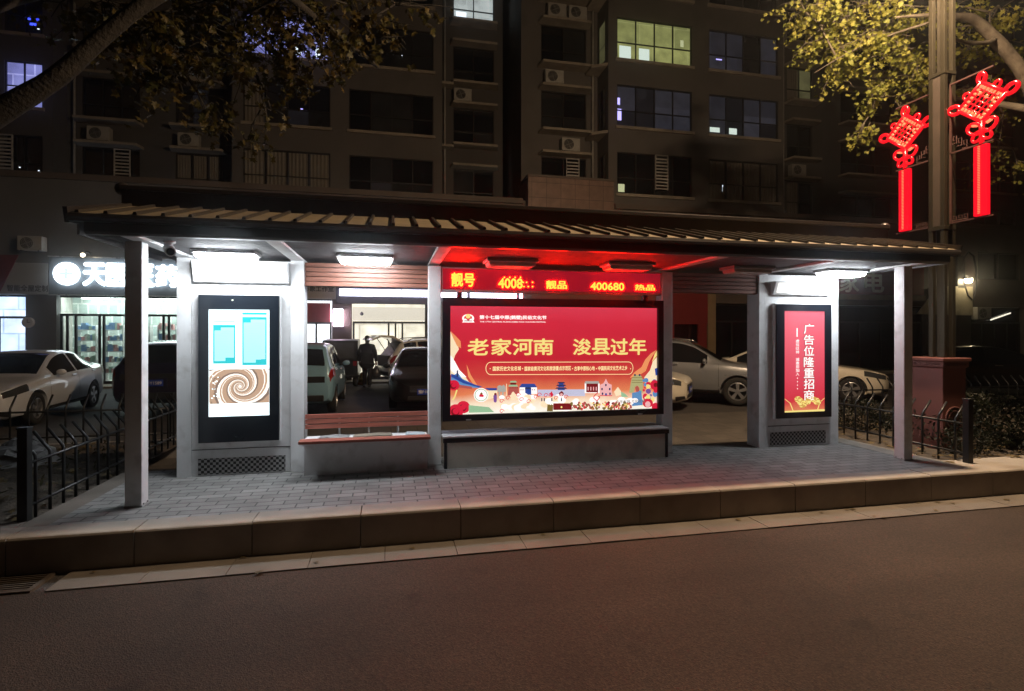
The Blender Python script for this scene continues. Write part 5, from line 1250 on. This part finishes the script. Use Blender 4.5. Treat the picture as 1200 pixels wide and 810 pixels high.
def room(kind):
    if kind not in ROOM:
        a = {'warm': ((.34,.36,.13),(.22,.24,.09),(.38,.40,.17), 1.7, .9, .75, .01), 'green': ((.60,.68,.42),(.8,.85,.6),(.5,.55,.3), .9, .45, 1.1), 'white': ((.55,.62,.62),(.42,.48,.48),(.6,.7,.7), 1.1, .9, .8, .01), 'bluish': ((.10,.11,.16),(.05,.055,.08),(.07,.08,.11), 2.1, 1.3, .16, .0),
             'violet': ((.15,.16,.45),(.28,.3,.7),(.4,.42,.9), 1.2, .5, .9), 'dim': ((.03,.031,.04),(.012,.012,.016),(.02,.02,.026), 1.9, 1.2, .2, .0), 'olive': ((.14,.135,.06),(.09,.085,.04),(.17,.16,.08), 1.8, 1.6, .5, .0)}[kind]
        ROOM[kind] = room_mat('lit room '+kind, *a)
    return ROOM[kind]
apt = thing('apartment_building', 'tall grey brown apartment block with rows of dark and lit windows rising behind the shops', 'building', (8,26,0))
def window(x0, x1, z0, z1, Y, n=4, split=.38, kind='dark', curtain=0, sill=True, lit=(), louvre=None, x_frame=.045):
    m = MB(); f = x_frame
    m.box(x0,x1,Y+.05,Y+.11,z0,z0+f); m.box(x0,x1,Y+.05,Y+.11,z1-f,z1)
    for i in range(n+1):
        x = x0+(x1-x0-f)*i/n; m.box(x,x+f,Y+.045,Y+.115,z0+f,z1-f)
    zs = z0+(z1-z0)*split
    if split: m.box(x0+f,x1-f,Y+.055,Y+.105,zs,zs+f)
    w = m.build('window', win_frame, apt)
    p = MB(); PM = {'dark': ('g','g','e'), 'dim': ('g','d','e','g'), 'bluish': ('b','e','d','b')}.get(kind, (kind,)); kk = ['g','d','e','b','violet','warm','white','olive']
    for i in range(n):                       # panes vary in brightness; a faint glow is put into some
        a, b = x0+(x1-x0)*i/n, x0+(x1-x0)*(i+1)/n
        c0 = rnd.choice(PM)
        for za, zb in ((z0, zs), (zs, z1)):
            p.m = kk.index(c0 if rnd.random() < .7 else rnd.choice(PM)); p.quad((a,Y+.12,za),(b,Y+.12,za),(b,Y+.12,zb),(a,Y+.12,zb))
    p.build('pane', [dark_glass, room('dim'), glass2, room('bluish'), room('violet'), room('warm'), room('white'), room('olive')], w)
    if curtain:
        for i in range(n):
            c = MB()
            if rnd.random() > curtain: continue
            a = x0+(x1-x0)*i/n+.05; b = x0+(x1-x0)*(i+1)/n-.06; k = 10
            for j in range(k):
                xa = a+(b-a)*j/k; xb = a+(b-a)*(j+1)/k; ya = Y+.085+.03*(j % 2); yb = Y+.085+.03*((j+1) % 2)
                c.quad((xa,ya,z0+.05),(xb,yb,z0+.05),(xb,yb,z1-.06),(xa,ya,z1-.06))
            c.build('curtain', curt, w)
    if sill:
        s = MB(); s.box(x0-.08,x1+.08,Y-.10,Y+.02,z0-.13,z0-.005); s.build('sill', ledge_m, w)
    for (fx, fz, w_, h_, k) in lit:          # lit pieces in the pane; the blue ones are an added glow
        l = MB(); cx, cz = x0+(x1-x0)*fx, z0+(z1-z0)*fz
        l.box(cx-w_/2,cx+w_/2,Y+.108,Y+.1195,cz-h_/2,cz+h_/2); l.build('lit_piece', emat('window glow '+k, {'w': (.7,.8,.9), 'v': (.45,.4,1.), 'y': (.75,.8,.45), 'g': (.8,.95,.85), 'b': (.05,.08,1.)}[k], {'w': 1.6, 'v': 1.8, 'y': .6, 'g': .8, 'b': 2.}[k]), w, bevel=.02)
    if louvre is not None:
        a = x0+(x1-x0)*louvre; l = MB(); ww = .62
        l.box(a,a+.03,Y-.05,Y+.03,z0+.25,z1-.06); l.box(a+ww-.03,a+ww,Y-.05,Y+.03,z0+.25,z1-.06)
        k = 0
        while k < 10: zz = z0+.27+k*(z1-z0-.36)/10; l.box(a+.031,a+ww-.031,Y-.045,Y+.02,zz,zz+.06); k += 1
        l.box(a,a+ww,Y-.05,Y+.03,z1-.058,z1-.02); l.build('louvre', louv_m, w)
    return w
TOP = 20.2; FL = [7.72+2.95*k for k in range(5)]; H = 1.82
def block(px0, px1, Y, wins, wm, z0=6.2, ret=5., x0=None, x1=None, ledge=False):
    """wins: (px0, px1, mullions, per-floor options)"""
    a = xat(px0, Y) if x0 is None else x0; b = xat(px1, Y) if x1 is None else x1
    holes = []
    for w in wins:
        wa, wb = xat(w[0], Y), xat(w[1], Y)
        for k, z in enumerate(FL): holes.append((wa, wb, z, min(z+H, TOP-.1)))
    m = MB(); wall_holes(m, a, b, z0, TOP, holes, Y, .16, ret); m.build('wall', wm, apt)
    for w in wins:
        wa, wb = xat(w[0], Y), xat(w[1], Y)
        for k, z in enumerate(FL):
            o = dict(w[3].get(k, {})) if len(w) > 3 else {}
            window(wa, wb, z, z+H, Y, w[2], sill=not ledge, **o)
            if ledge:                        # slabs above and below each bay, with chamfered ends, carrying the cooling units
                for zz, dep in ((z-.14, .62), (z+H+.02, .55)):
                    l = MB(); l.prism([(wa-.16,Y-.001),(wa-.06,Y-dep),(wb+.06,Y-dep),(wb+.16,Y-.001)], 'z', zz, zz+.11); l.build('ledge', ledge_m, apt)
D = {}
block(-120, 62, 25.6, [(-92,-48,3),(5,50,2,{1:dict(kind='violet',split=.45,lit=((.75,.3,.18,.08,'w'),)),2:dict(lit=((.70,.25,.22,.10,'b'),(.82,.40,.10,.26,'b'),(.60,.38,.10,.16,'b'),(.84,.16,.08,.06,'w'))),0:dict(louvre=-.25,lit=((.35,.30,.06,.04,'w'),(.85,.25,.06,.04,'w')))})], wall2_m)
block(62, 272, 26.6, [(96,164,3,{0:dict(louvre=.55),1:dict(kind='dim')}),(206,262,3,{0:dict(kind='dim',curtain=.9),1:dict(kind='dim')})], wall2_m, ledge=True)
block(272, 518, 25.3, [(285,387,4,{0:dict(curtain=1.,kind='dim'),1:dict(kind='dim',curtain=.4,lit=((.66,.42,.1,.07,'v'),)),2:dict(kind='violet',lit=((.6,.2,.4,.35,'w'),(.85,.2,.2,.4,'w')))}),(409,508,4,{0:dict(lit=((.15,.08,.3,.03,'v'),(.45,.10,.25,.04,'v')),kind='dim'),2:dict(lit=((.63,.16,.62,.4,'y'),) if False else ((.33,.42,.04,.03,'w'),(.62,.36,.04,.03,'w')))})], wall_m)
block(518, 589, 26.3, [(531,579,2,{0:dict(kind='dim'),3:dict(kind='white',lit=((.2,.2,.5,.55,'w'),))})], wall2_m, ledge=True)
XB0 = xat(612, 23.4)
block(612, 690, 23.6, [(634,687,2,{0:dict(kind='dim',louvre=.55)})], wall_m, ledge=True, x0=XB0, x1=xat(713,22.3)+.01)
XR0 = xat(713, 22.3)
block(713, 918, 22.3, [(723,811,4,{2:dict(kind='warm',lit=((.12,.2,.55,.55,'g'),(.37,.2,.5,.5,'g'),(.88,.58,.16,.3,'y')),split=.4),1:dict(kind='bluish',lit=((.04,.30,.22,.5,'v'),(.03,.62,.16,.3,'v'))),0:dict(kind='dim',louvre=.5,lit=((.07,.15,.3,.35,'y'),))}),
                       (831,912,4,{2:dict(kind='bluish',lit=((.16,.3,.3,.05,'v'),)),1:dict(kind='bluish',lit=((.10,.14,.5,.22,'g'),(.36,.14,.4,.28,'g'))),0:dict(kind='dim',curtain=.5,lit=((.2,.3,.07,.3,'w'),(.2,.36,.14,.08,'w')))})], wall_m)
block(918, 964, 24.6, [(922,952,2,{0:dict(kind='dim',curtain=.6),2:dict(kind='olive',curtain=.5)})], wall2_m, ledge=True, x0=xat(918,22.3)+.01)
block(964, 1075, 26.4, [(985,1046,3)], wall2_m, ledge=True)
block(1075, 1420, 27.5, [(1120,1190,4,{0:dict(kind='dim')}),(1240,1310,4)], wall2_m)
# side windows and slabs on the left flank of the right-hand block
for k, z in enumerate(FL):
    m = MB(); m.box(XR0-.012,XR0-.002,22.62,23.35,z,z+H); f = m.build('window', win_frame, apt)
    m = MB(); m.box(XR0-.02,XR0-.0125,22.67,23.30,z+.05,z+.72); m.box(XR0-.02,XR0-.0125,22.67,23.30,z+.78,z+H-.05); m.build('pane', room('olive') if k == 2 else dark_glass, f)
    m = MB(); m.prism([(XR0-.001,22.35),(XR0-.62,22.75),(XR0-.62,23.5),(XR0-.001,23.5)], 'z', z-.32, z-.2); m.build('ledge', ledge_m, apt)
pipe_m = mat('pale drain pipe', (.32,.31,.29), .6)
for px, Y in ((521,26.2),(694,23.5),(88,26.5),(917,24.5)):
    x = xat(px, Y); m = MB(); m.tube([(x,Y-.06,6.6),(x,Y-.06,TOP)], .05, 8); m.build('drain_pipe', pipe_m, apt, smooth=True)
for k in range(3):
    x = xat(523, 26.2); m = MB(); z = FL[k]-.15; m.box(x-.28,x+.3,25.75,26.29,z-.12,z); m.build('ledge', ledge_m, apt)

# air conditioners
ac_m = mat('air conditioner casing', (.42,.41,.38), .5, 0, .06, 3, dirt=((.25,.23,.2),4,.6))
def aircon(px, z, Y, label, s=1.):
    x = xat(px, Y); r = thing('air_conditioner', label, 'air conditioner', (x, Y, z), 0, 'outdoor cooling units on the facade')
    m = MB(); m.box(x-.42*s,x+.42*s,Y-.16,Y+.16,z+.03,z+.60*s); m.build('casing', ac_m, r, bevel=.015)
    m = MB(); m.disc((x-.1*s,Y-.1615,z+.315*s), .235*s, n=24); f = m.build('fan_opening', dark_plastic, r)
    m = MB()
    for rr in (.06,.12,.18,.23): m.tube([(x-.1*s+rr*s*math.cos(a*.3142),Y-.168,z+.315*s+rr*s*math.sin(a*.3142)) for a in range(21)], .006, 5)
    for a in range(4): m.tube([(x-.1*s,Y-.17,z+.315*s),(x-.1*s+.235*s*math.cos(a*1.571+.4),Y-.17,z+.315*s+.235*s*math.sin(a*1.571+.4))], .007, 5)
    m.build('guard', ac_m, f)
    m = MB(); m.box(x-.33*s,x-.27*s,Y-.14,Y+.14,z,z+.03); m.box(x+.27*s,x+.33*s,Y-.14,Y+.14,z,z+.03); m.build('foot', dark_plastic, r)
def led_top(k): return FL[k]+H+.02+.112
aircon(649, led_top(1), 23.25, 'cooling unit on the ledge left of the windows lit yellow green')
aircon(668, led_top(0), 23.25, 'cooling unit on the ledge just above the white louvre over the tiled wall')
aircon(652, led_top(2), 23.25, 'left cooling unit of the pair on the topmost visible ledge'); aircon(676, led_top(2), 23.25, 'right cooling unit of the pair on the topmost visible ledge')
aircon(542, led_top(1), 25.95, 'cooling unit on a ledge below the brightly lit white window at the top')
aircon(117, led_top(0), 26.25, 'dim cooling unit on the left bay ledge above the white louvre')
aircon(222, led_top(0), 26.25, 'dim cooling unit on the ledge above the curtained narrow window'); aircon(222, led_top(1), 26.25, 'dim cooling unit behind hanging leaves two floors above the shelter roof')
aircon(934, led_top(0), 24.3, 'cooling unit on the narrow right bay beside the big windows')

# ---------------------------------------------------------------- shop podium
pod = thing('shop_building', 'dark two-storey shop building running along the foot of the apartment block', 'building', (5,22,LOW))
pod_m = mat('dark shop wall', (.13,.105,.09), .7, 0, .15, .7, .06, 30, dirt=((.08,.065,.055), 1.0, .5))
pod_l = mat('bluish grey shop wall', (.15,.15,.155), .75, 0, .12, .8, .06, 30)
YPd = 22.0
SH = [(-75,30),(66,232),(240,300),(306,389),(412,612),(640,770),(790,832),(838,884),(900,975),(984,1085),(1138,1200),(1215,1330)]
HZ = 2.95
def rect(p0, p1): return (xat(p0, YPd), xat(p1, YPd), LOW+.02, HZ)
m = MB(); holes = [rect(*h) for h in SH]
up = [(1146,1195),(1215,1262)]
holes_u = [(xat(a,YPd), xat(b,YPd), 4.35, 5.75) for a, b in up]
xm = xat(260, YPd)
wall_holes(m, xat(-190,YPd), xm, LOW-.1, 7.1, [h for h in holes if h[1] < xm], YPd, .25, 3.)
m.build('wall', pod_l, pod)
m = MB(); hh = [h for h in holes if h[0] > xm or h[1] > xm]; hh = [h for h in hh if h[0] >= xm-2]
wall_holes(m, xm, xat(1400,YPd), LOW-.1, 7.1, [(max(h[0],xm+.01),)+h[1:] for h in holes if h[1] > xm]+holes_u, YPd, .25, 3.)
m.build('wall', pod_m, pod)
m = MB(); m.box(xat(-190,YPd), xat(612,YPd), YPd-.12, YPd+.3, 6.95, 7.16); m.box(xat(720,YPd), xat(1400,YPd), YPd-.12, YPd+.3, 6.95, 7.16); m.build('cornice', pod_m, pod)
m = MB(); m.box(xat(617,21.9), xat(716,21.9), 21.6, 23.2, 6.0, 8.0); o = m.build('tiled_parapet', tile_m, pod)
m = MB(); m.box(xat(616,21.9), xat(717,21.9), 21.55, 23.25, 8.0, 8.09); m.build('coping', pod_m, pod)
m = MB()
for a in (0.12,0.48,.82): x = xat(617,21.6)+3.3*a; m.box(x-.1,x+.1,21.585,21.599,6.55,6.62)
m.build('wall_light', emat('dim wall light', (1.,.8,.5), .5), pod)
for a, b in up:
    x0, x1 = xat(a,YPd), xat(b,YPd); m = MB()
    for q in (x0, (x0+x1)/2-.03, x1-.06): m.box(q,q+.06,YPd+.05,YPd+.12,4.41,5.69)
    m.box(x0,x1,YPd+.05,YPd+.12,4.35,4.41); m.box(x0,x1,YPd+.05,YPd+.12,5.69,5.75); w_ = m.build('window', win_frame, pod)
    m = MB(); m.quad((x0,YPd+.13,4.35),(x1,YPd+.13,4.35),(x1,YPd+.13,5.75),(x0,YPd+.13,5.75)); m.build('pane', dark_glass, w_)
m = MB(); m.box(xat(-190,YPd),xat(1400,YPd),YPd-.9,YPd+.2,-.33,LOW+.06); m.build('doorstep', kerb_m, pod)

def shopfront(name, label, p0, p1, bays, transom, interior, back=1.6, kind='lit', frame=None, extra=None, shelf=False):
    x0, x1 = xat(p0,YPd)+.03, xat(p1,YPd)-.03; r = thing(name, label, 'shop front', ((x0+x1)/2, YPd+.3, LOW+.06))
    fr = frame or win_frame; zt = LOW+.065
    m = MB(); Yf = YPd+.16
    if transom: m.box(x0,x1,Yf,Yf+.07,transom,transom+.08)
    m.box(x0,x1,Yf,Yf+.07,HZ-.1,HZ-.02)
    for i, t in enumerate(bays): x = x0+(x1-x0-.07)*t; m.box(x,x+.07,Yf,Yf+.07,zt,(transom or HZ-.1)-.001)
    m.box(x0,x1,Yf+.01,Yf+.06,zt,zt+.1); m.build('frame', fr, r)
    m = MB(); m.quad((x0,Yf+.035,zt),(x1,Yf+.035,zt),(x1,Yf+.035,HZ-.05),(x0,Yf+.035,HZ-.05)); m.build('glass', clear_glass if kind == 'lit' else dark_glass, r)
    if kind == 'lit':
        Yb = YPd+.3+back
        m = MB(); m.quad((x0-.5,Yb,LOW),(x1+.5,Yb,LOW),(x1+.5,Yb,HZ+.3),(x0-.5,Yb,HZ+.3)); m.build('back_wall', interior, r)  # the wall itself glows, standing in for light inside the shop
        if shelf:
            for k in range(4):
                m = MB(); a = x0+(x1-x0)*(k+.5)/4; m.box(a-.5,a+.5,YPd+.55,YPd+.75,HZ-.06,HZ-.01); m.box(a-.5,a+.5,YPd+1.4,YPd+1.6,HZ-.06,HZ-.01); m.build('ceiling_tube', emat('shop ceiling tube', (.86,1.,.95), 16.), r)
        iw = mat('shop inside wall', (.6,.58,.54), .7)
        m = MB(); m.quad((x0-.02,YPd+.27,LOW+.06),(x1+.02,YPd+.27,LOW+.06),(x1+.5,Yb,LOW+.06),(x0-.5,Yb,LOW+.06)); m.quad((x0-.02,YPd+.27,HZ),(x0-.5,Yb,HZ),(x1+.5,Yb,HZ),(x1+.02,YPd+.27,HZ)); m.quad((x0-.03,YPd+.27,LOW),(x0-.5,Yb,LOW),(x0-.5,Yb,HZ),(x0-.03,YPd+.27,HZ)); m.quad((x1+.03,YPd+.27,LOW),(x1+.03,YPd+.27,HZ),(x1+.5,Yb,HZ),(x1+.5,Yb,LOW)); m.build('room_shell', iw, r)
        if shelf:
            for k in range(shelf):
                a = x0+(x1-x0)*(.1+.8*k/max(1,shelf-1)); m = MB()
                for z in (.1,.5,.9,1.3,1.7): m.box(a-.3,a+.3,YPd+.9,YPd+1.2,z,z+.03)
                m.box(a-.32,a-.30,YPd+.9,YPd+1.2,LOW+.07,1.9); m.box(a+.30,a+.32,YPd+.9,YPd+1.2,LOW+.07,1.9); so = m.build('shelf', mat('white shelf', (.85,.85,.85), .5), r)
                m = MB()
                for z in (.1,.5,.9,1.3,1.7):
                    xx = a-.27
                    while xx < a+.22:
                        ww = rnd.uniform(.05,.11); m.m = rnd.randrange(4); m.box(xx,xx+ww,YPd+.93,YPd+1.1,z+.031,z+.03+rnd.uniform(.12,.26)); xx += ww+.012
                m.build('goods', [mat('goods white',(.85,.85,.83),.5), mat('goods blue',(.3,.5,.8),.5), mat('goods pale red',(.75,.4,.4),.5), mat('goods green',(.6,.8,.7),.5)], so)
    if extra: extra(r, x0, x1)
    return r
shopfront('lit_shopfront', 'shop front glowing blue white at the far left edge behind the silver sedan', -75, 30, [0,.32,.66,1], 2.1, room_mat('blue white shop', (.55,.7,1.),(.75,.85,1.),(.4,.5,.9), 1.3, .9, 1.6))
shopfront('lit_shopfront', 'pharmacy front with glass doors and stocked white shelves under the glowing white sign', 66, 232, [0,.04,.10,.27,.30,.52,.56,.74,.78,.97,1], 2.2, room_mat('pharmacy shelves', (.62,.70,.64),(.42,.52,.50),(.85,.9,.86), .34, .42, .12), shelf=5)
shopfront('lit_shopfront', 'small shop front hidden mostly behind the timetable kiosk', 240, 300, [0,.5,1], 2.1, room_mat('plain white shop', (.6,.66,.7),(.5,.55,.6),(.7,.75,.8), 1.2, .8, .8))
def awn(r, x0, x1):
    m = MB(); m.prism([(YPd-.14,2.72),(YPd-.05,2.75),(YPd-.05,2.05),(YPd-.20,2.02)], 'x', x0+.02, x1-.02); m.build('red_awning', mat('red awning cloth', (.35,.03,.035), .7, 0, .12, 5), r)
shopfront('lit_shopfront', 'white lit shop front below a red awning, left of the purple glowing lamp', 306, 389, [0,.28,.5,.53,.78,1], 1.95, room_mat('white clothes shop', (.85,.88,.95),(.95,.97,1.),(.7,.7,.78), .9, .8, 2.2), extra=awn)
def lint(r, x0, x1):
    xw = xat(498,YPd)
    m = MB(); m.box(x0,xw,YPd+.06,YPd+.15,2.10,2.62); m.build('lit_lintel', emat('cream lit lintel panel', (.62,.58,.48), 1.2), r)
    m = MB(); m.box(xw,x1,YPd+.03,YPd+.14,LOW+.07,2.9); m.build('closed_shutter', mat('dark roller shutter', (.03,.03,.032), .5, .2), r)
    m = MB(); m.sphere((xat(424,YPd),YPd-.02,2.35), .07, 10); m.tube([(xat(424,YPd),YPd+.06,2.42),(xat(424,YPd),YPd-.02,2.38)], .025, 6); m.build('security_camera', black_frame, r)
shopfront('lit_shopfront', 'cream lit shop front with glass doors under the long white light strip', 412, 612, [0,.20,.24,.28,.42,.445,.58,.6,.66,.8,1], 1.98, room_mat('cream shop', (.70,.64,.52),(.80,.74,.62),(.55,.5,.42), 1.6, 1.1, 1.6), extra=lint)
for p, lab in (((640,770),'dark closed shop front hidden behind the big billboard'),((790,832),'dark narrow door in the red wall right of the billboard'),((838,884),'dark shop window between the red wall and the poster kiosk'),((900,975),'dark closed shop front hidden behind the poster kiosk'),((984,1085),'dark appliance shop front with faint reflections below the red sign'),((1138,1200),'dark shop window at the right edge above the black car'),((1215,1330),'dark shop front beyond the right picture edge')):
    shopfront('dark_shopfront', lab, *p, [0,.25,.5,.75,1] if p[1]-p[0] > 60 else [0,.48,1], 2.1, None, kind='dark')

# signs, each a thing of its own
WLED = emat('white sign letters', (.80,.92,1.), 7.0); sign_grey = mat('grey sign board', (.16,.19,.22), .6, 0, .08, 2)
def board(name, label, px0, px1, py0, py1, mm, Y=21.86, th=.12, frame=None):
    x0, x1 = xat(px0,Y), xat(px1,Y); pm = (px0+px1)/2; z1, z0 = zat(pm,py0,Y), zat(pm,py1,Y)
    r = thing(name, label, 'sign', ((x0+x1)/2, Y, z0)); m = MB(); m.box(x0,x1,Y,Y+th,z0,z1); m.build('board', mm, r, bevel=.01)
    if frame:
        m = MB()
        for z in (z0-.03, z1): m.box(x0-.02,x1+.02,Y-.02,Y+th,z,z+.03)
        m.build('trim', frame, r)
    return r, x0, x1, z0, z1, Y
r, x0, x1, z0, z1, Y = board('shop_sign', 'pharmacy sign with a glowing white disc and big white characters left of the shelter', 57, 228, 303, 346, sign_grey, frame=mat('steel trim', (.5,.5,.5), .3, .6))
cx = xat(79,Y); hz = (z1-z0); rr = hz*.30
m = MB(); m.lathe([(0,0),(rr,0),(rr,-.08),(0,-.08)], (cx,Y-.005,z0+hz*.55), 'y', 30); o = m.build('glowing_disc', WLED, r)
m = MB(); m.box(cx-rr*.12,cx+rr*.12,Y-.089,Y-.0855,z0+hz*.55-rr*.5,z0+hz*.55+rr*.5); m.box(cx-rr*.5,cx+rr*.5,Y-.0885,Y-.0858,z0+hz*.55-rr*.12,z0+hz*.55+rr*.12); m.build('disc_mark', emat('pale disc mark', (.5,.75,.9), 1.5), o)
m = MB()
for ch, a in zip('天医医药', (99,126.5,155,184)): m.text(ch, xat(a,Y), z0+hz*.26, Y-.08, w=xat(a+25,Y)-xat(a,Y), ht=hz*.58, bold=.03, thick=.07)
m.build('glowing_letters', WLED, r)
r, x0, x1, z0, z1, Y = board('shop_sign', 'unlit pale sign with small dark characters left of the pharmacy sign', 0, 56, 308, 345, mat('pale sign board', (.34,.34,.34), .6, 0, .06, 2))
m = MB(); m.text('智能全屋定制', x0+.2, z0+.10, Y-.004, w=(x1-x0)*.86, ht=.22, bold=.02); m.build('lettering', dark_plastic, r)
m = MB(); m.prism([(x0-2.2,z0),(x0-.02,z0),(x0+.55,z1+.25),(x0-2.2,z1+.25)], 'y', Y-.03, Y-.006); m.build('red_side_panel', mat('dark red sign panel', (.16,.03,.035), .6), r)
r, x0, x1, z0, z1, Y = board('shop_sign', 'white workshop sign with small black characters above the red awning', 300, 393, 331, 350, mat('white sign board', (.42,.39,.37), .6, 0, .05, 2))
m = MB(); m.text('服装定制形象工作室', xat(326,Y), z0+.28, Y-.004, w=xat(391,Y)-xat(326,Y), ht=.20, bold=.03); m.build('lettering', dark_plastic, r)
r, x0, x1, z0, z1, Y = board('light_strip', 'long white light strip glowing on a dark sign beam over the cream shop', 394, 612, 338, 357, mat('dark violet sign beam', (.05,.045,.07), .5))
m = MB()
for a, b in ((398,437),(438,470),(471,502),(503,547),(551,605),(609,612)): m.box(xat(a,Y),xat(b,Y),Y-.05,Y-.003,z0+.30,z0+.56)
m.build('light_tube', emat('violet white light strip', (.80,.80,1.), 7.), r)
r = thing('wall_lamp', 'purple white glowing box lamp on the brown pier beside the cream shop', 'wall lamp', (xat(399,21.7),21.7,1.9))
a, b = xat(390.5,21.75), xat(402,21.75)
m = MB(); m.box(a,b,21.72,21.9,1.86,2.52); m.build('glowing_box', emat('pinkish white lamp box', (1.,.72,.92), 14.), r, bevel=.03)
m = MB(); m.box(a-.03,b+.03,21.70,21.99,2.52,2.57); m.box(a-.03,b+.03,21.70,21.99,1.81,1.86); m.build('casing', dark_plastic, r)
r, x0, x1, z0, z1, Y = board('shop_sign', 'dark red appliance shop sign with beige characters between poster kiosk and end post', 962, 1083, 311, 345, mat('dark red sign board', (.20,.03,.03), .6, 0, .12, 2))
m = MB()
for ch, a in zip('家电', (984,1013)): m.text(ch, xat(a,Y), zat(a,342,Y), Y-.03, w=xat(a+22,Y)-xat(a,Y), ht=zat(a,318,Y)-zat(a,342,Y), bold=.02, thick=.026)
m.build('letters', mat('beige sign letters', (.6,.47,.36), .6), r)
m = MB(); m.box(x0,x1,Y-.10,Y+.1,z0-.27,z0-.03); m.build('beige_ledge', mat('beige ledge', (.26,.20,.13), .7), r)
m = MB(); a, b = xat(787,21.9), xat(834,21.9); m.box(a,b,21.88,21.99,2.0,3.4); m.box(a,xat(790,21.9),21.88,21.99,LOW+.07,1.999); m.box(xat(818,21.9),xat(828,21.9),21.88,21.99,LOW+.07,1.999); o = m.build('red_wall_cladding', mat('red cladding', (.22,.025,.025), .6, 0, .1, 2), None); tag(o, 'dark red cladding round the narrow door right of the billboard', 'cladding')
m = MB(); m.box(xat(829,21.9),xat(838,21.9),21.84,21.99,LOW+.07,3.6); o = m.build('stone_pier', mat('tan stone pier', (.30,.21,.12), .7, 0, .15, 2), None); tag(o, 'tan stone pier between the red cladding and the dark window', 'pier')
# right-hand corner: pale sign board, lit lamp, cooling unit, hanging cable
m = MB(); Y = 21.8; m.prism([(xat(1076,Y),2.55),(xat(1140,Y),2.50),(xat(1140,Y),3.95),(xat(1101,Y),3.95)], 'y', Y, Y+.1); o = m.build('shop_sign', mat('pale yellowish sign', (.46,.42,.30), .6, 0, .15, 1.5, dirt=((.25,.22,.15),2,.6)), None); tag(o, 'blank pale sign board with a slanted end behind the bronze lamp pole', 'sign')
r = thing('wall_lamp', 'warm lit wall lamp above the pale sign board right of the lamp pole', 'wall lamp', (xat(1135,21.6),21.6,4.0))
x = xat(1135,21.6); m = MB(); m.sphere((x,21.6,4.25), .16, 14); m.build('bulb', emat('warm bulb', (1.,.80,.48), 75.), r, smooth=True)
m = MB(); m.box(x-.03,x+.03,21.6,21.99,4.42,4.47); m.lathe([(.03,.22),(.17,.10),(.19,.06)], (x,21.6,4.25), 'z', 16); m.build('bracket', dark_plastic, r)
r = thing('hanging_cable', 'looped black cable hanging on the wall beside the warm wall lamp', 'cable', (xat(1142,21.8),21.8,2.6)); m = MB()
m.tube([(xat(p,21.8),21.8,zat(p,q,21.8)) for p, q in ((1126,318),(1130,302),(1135,295),(1141,300),(1144,315),(1144,340),(1140,352),(1134,346),(1130,332),(1130,322))], .045, 6); m.build('cable', dark_plastic, r)
r = thing('wall_box', 'tall black box on the wall left of the warm wall lamp', 'box', (xat(1125,21.9),21.9,3.9)); m = MB(); m.box(xat(1120,21.9),xat(1129,21.9),21.80,21.99,3.85,5.5); m.build('box', dark_plastic, r, bevel=.02)
r = thing('lit_streak', 'slanted pale glowing streak added as a reflection in the dark window at the right edge', 'window glint', (xat(1172,22.1),22.1,2.3)); m = MB(); m.tube([on_y(1161,375,22.1), on_y(1184,367,22.1)], .035, 8); m.build('tube', emat('pale window glint', (.95,.9,.7), 1.4), r)  # glowing streak painted in as a window reflection, no lamp there
aircon(1150, zat(1150,375,21.75), 21.75, 'pale cooling unit on the wall at the right edge near the dark window', 1.05)
aircon(38, zat(38,295,21.75), 21.75, 'pale cooling unit high on the shop wall at the left edge above the unlit sign', .85)
r = thing('wall_clock', 'round white dial on the pier left of the pharmacy doors', 'clock', (xat(33,21.9),21.9,1.8)); m = MB(); c = on_y(33,378,21.9); m.lathe([(0,-.05),(.16,-.05),(.18,-.03),(.18,.05),(0,.05)], c, 'y', 24); o = m.build('dial', mat('white dial', (.6,.6,.62), .4), r)
m = MB(); m.box(c[0]-.008,c[0]+.008,c[1]-.056,c[1]-.0505,c[2],c[2]+.11); m.box(c[0],c[0]+.08,c[1]-.056,c[1]-.0507,c[2]-.008,c[2]+.008); m.build('hands', dark_plastic, o)
r = thing('spot_lamp', 'small warm spot lamp on an arm above the pharmacy sign', 'wall lamp', (xat(96,21.4),21.4,4.2)); c = on_y(97,299,21.4); m = MB(); m.sphere(c, .07, 10); m.build('bulb', emat('warm spot bulb', (1.,.85,.6), 8.), r, smooth=True); m = MB(); m.tube([(c[0],c[1],c[2]+.08),(c[0],21.7,c[2]+.16),(c[0],21.99,c[2]+.1)], .02, 6); m.build('arm', dark_plastic, r)
# ---------------------------------------------------------------- haze added to stand in for lens glow
hm, hnt, hout = _nt('lens glow haze')
pv = hnt.nodes.new('ShaderNodeVolumePrincipled'); hnt.links.new(pv.outputs[0], hout.inputs['Volume'])
pv.inputs['Color'].default_value = (.9,.92,.95,1); pv.inputs['Density'].default_value = .0036; pv.inputs['Anisotropy'].default_value = .97
m = MB(); m.box(-305,305,-125,405,-1.4,21.5); hz_o = struct('haze', m, hm, 'stuff'); hz_o['label'] = 'added haze standing in for lens glow round the lamps'
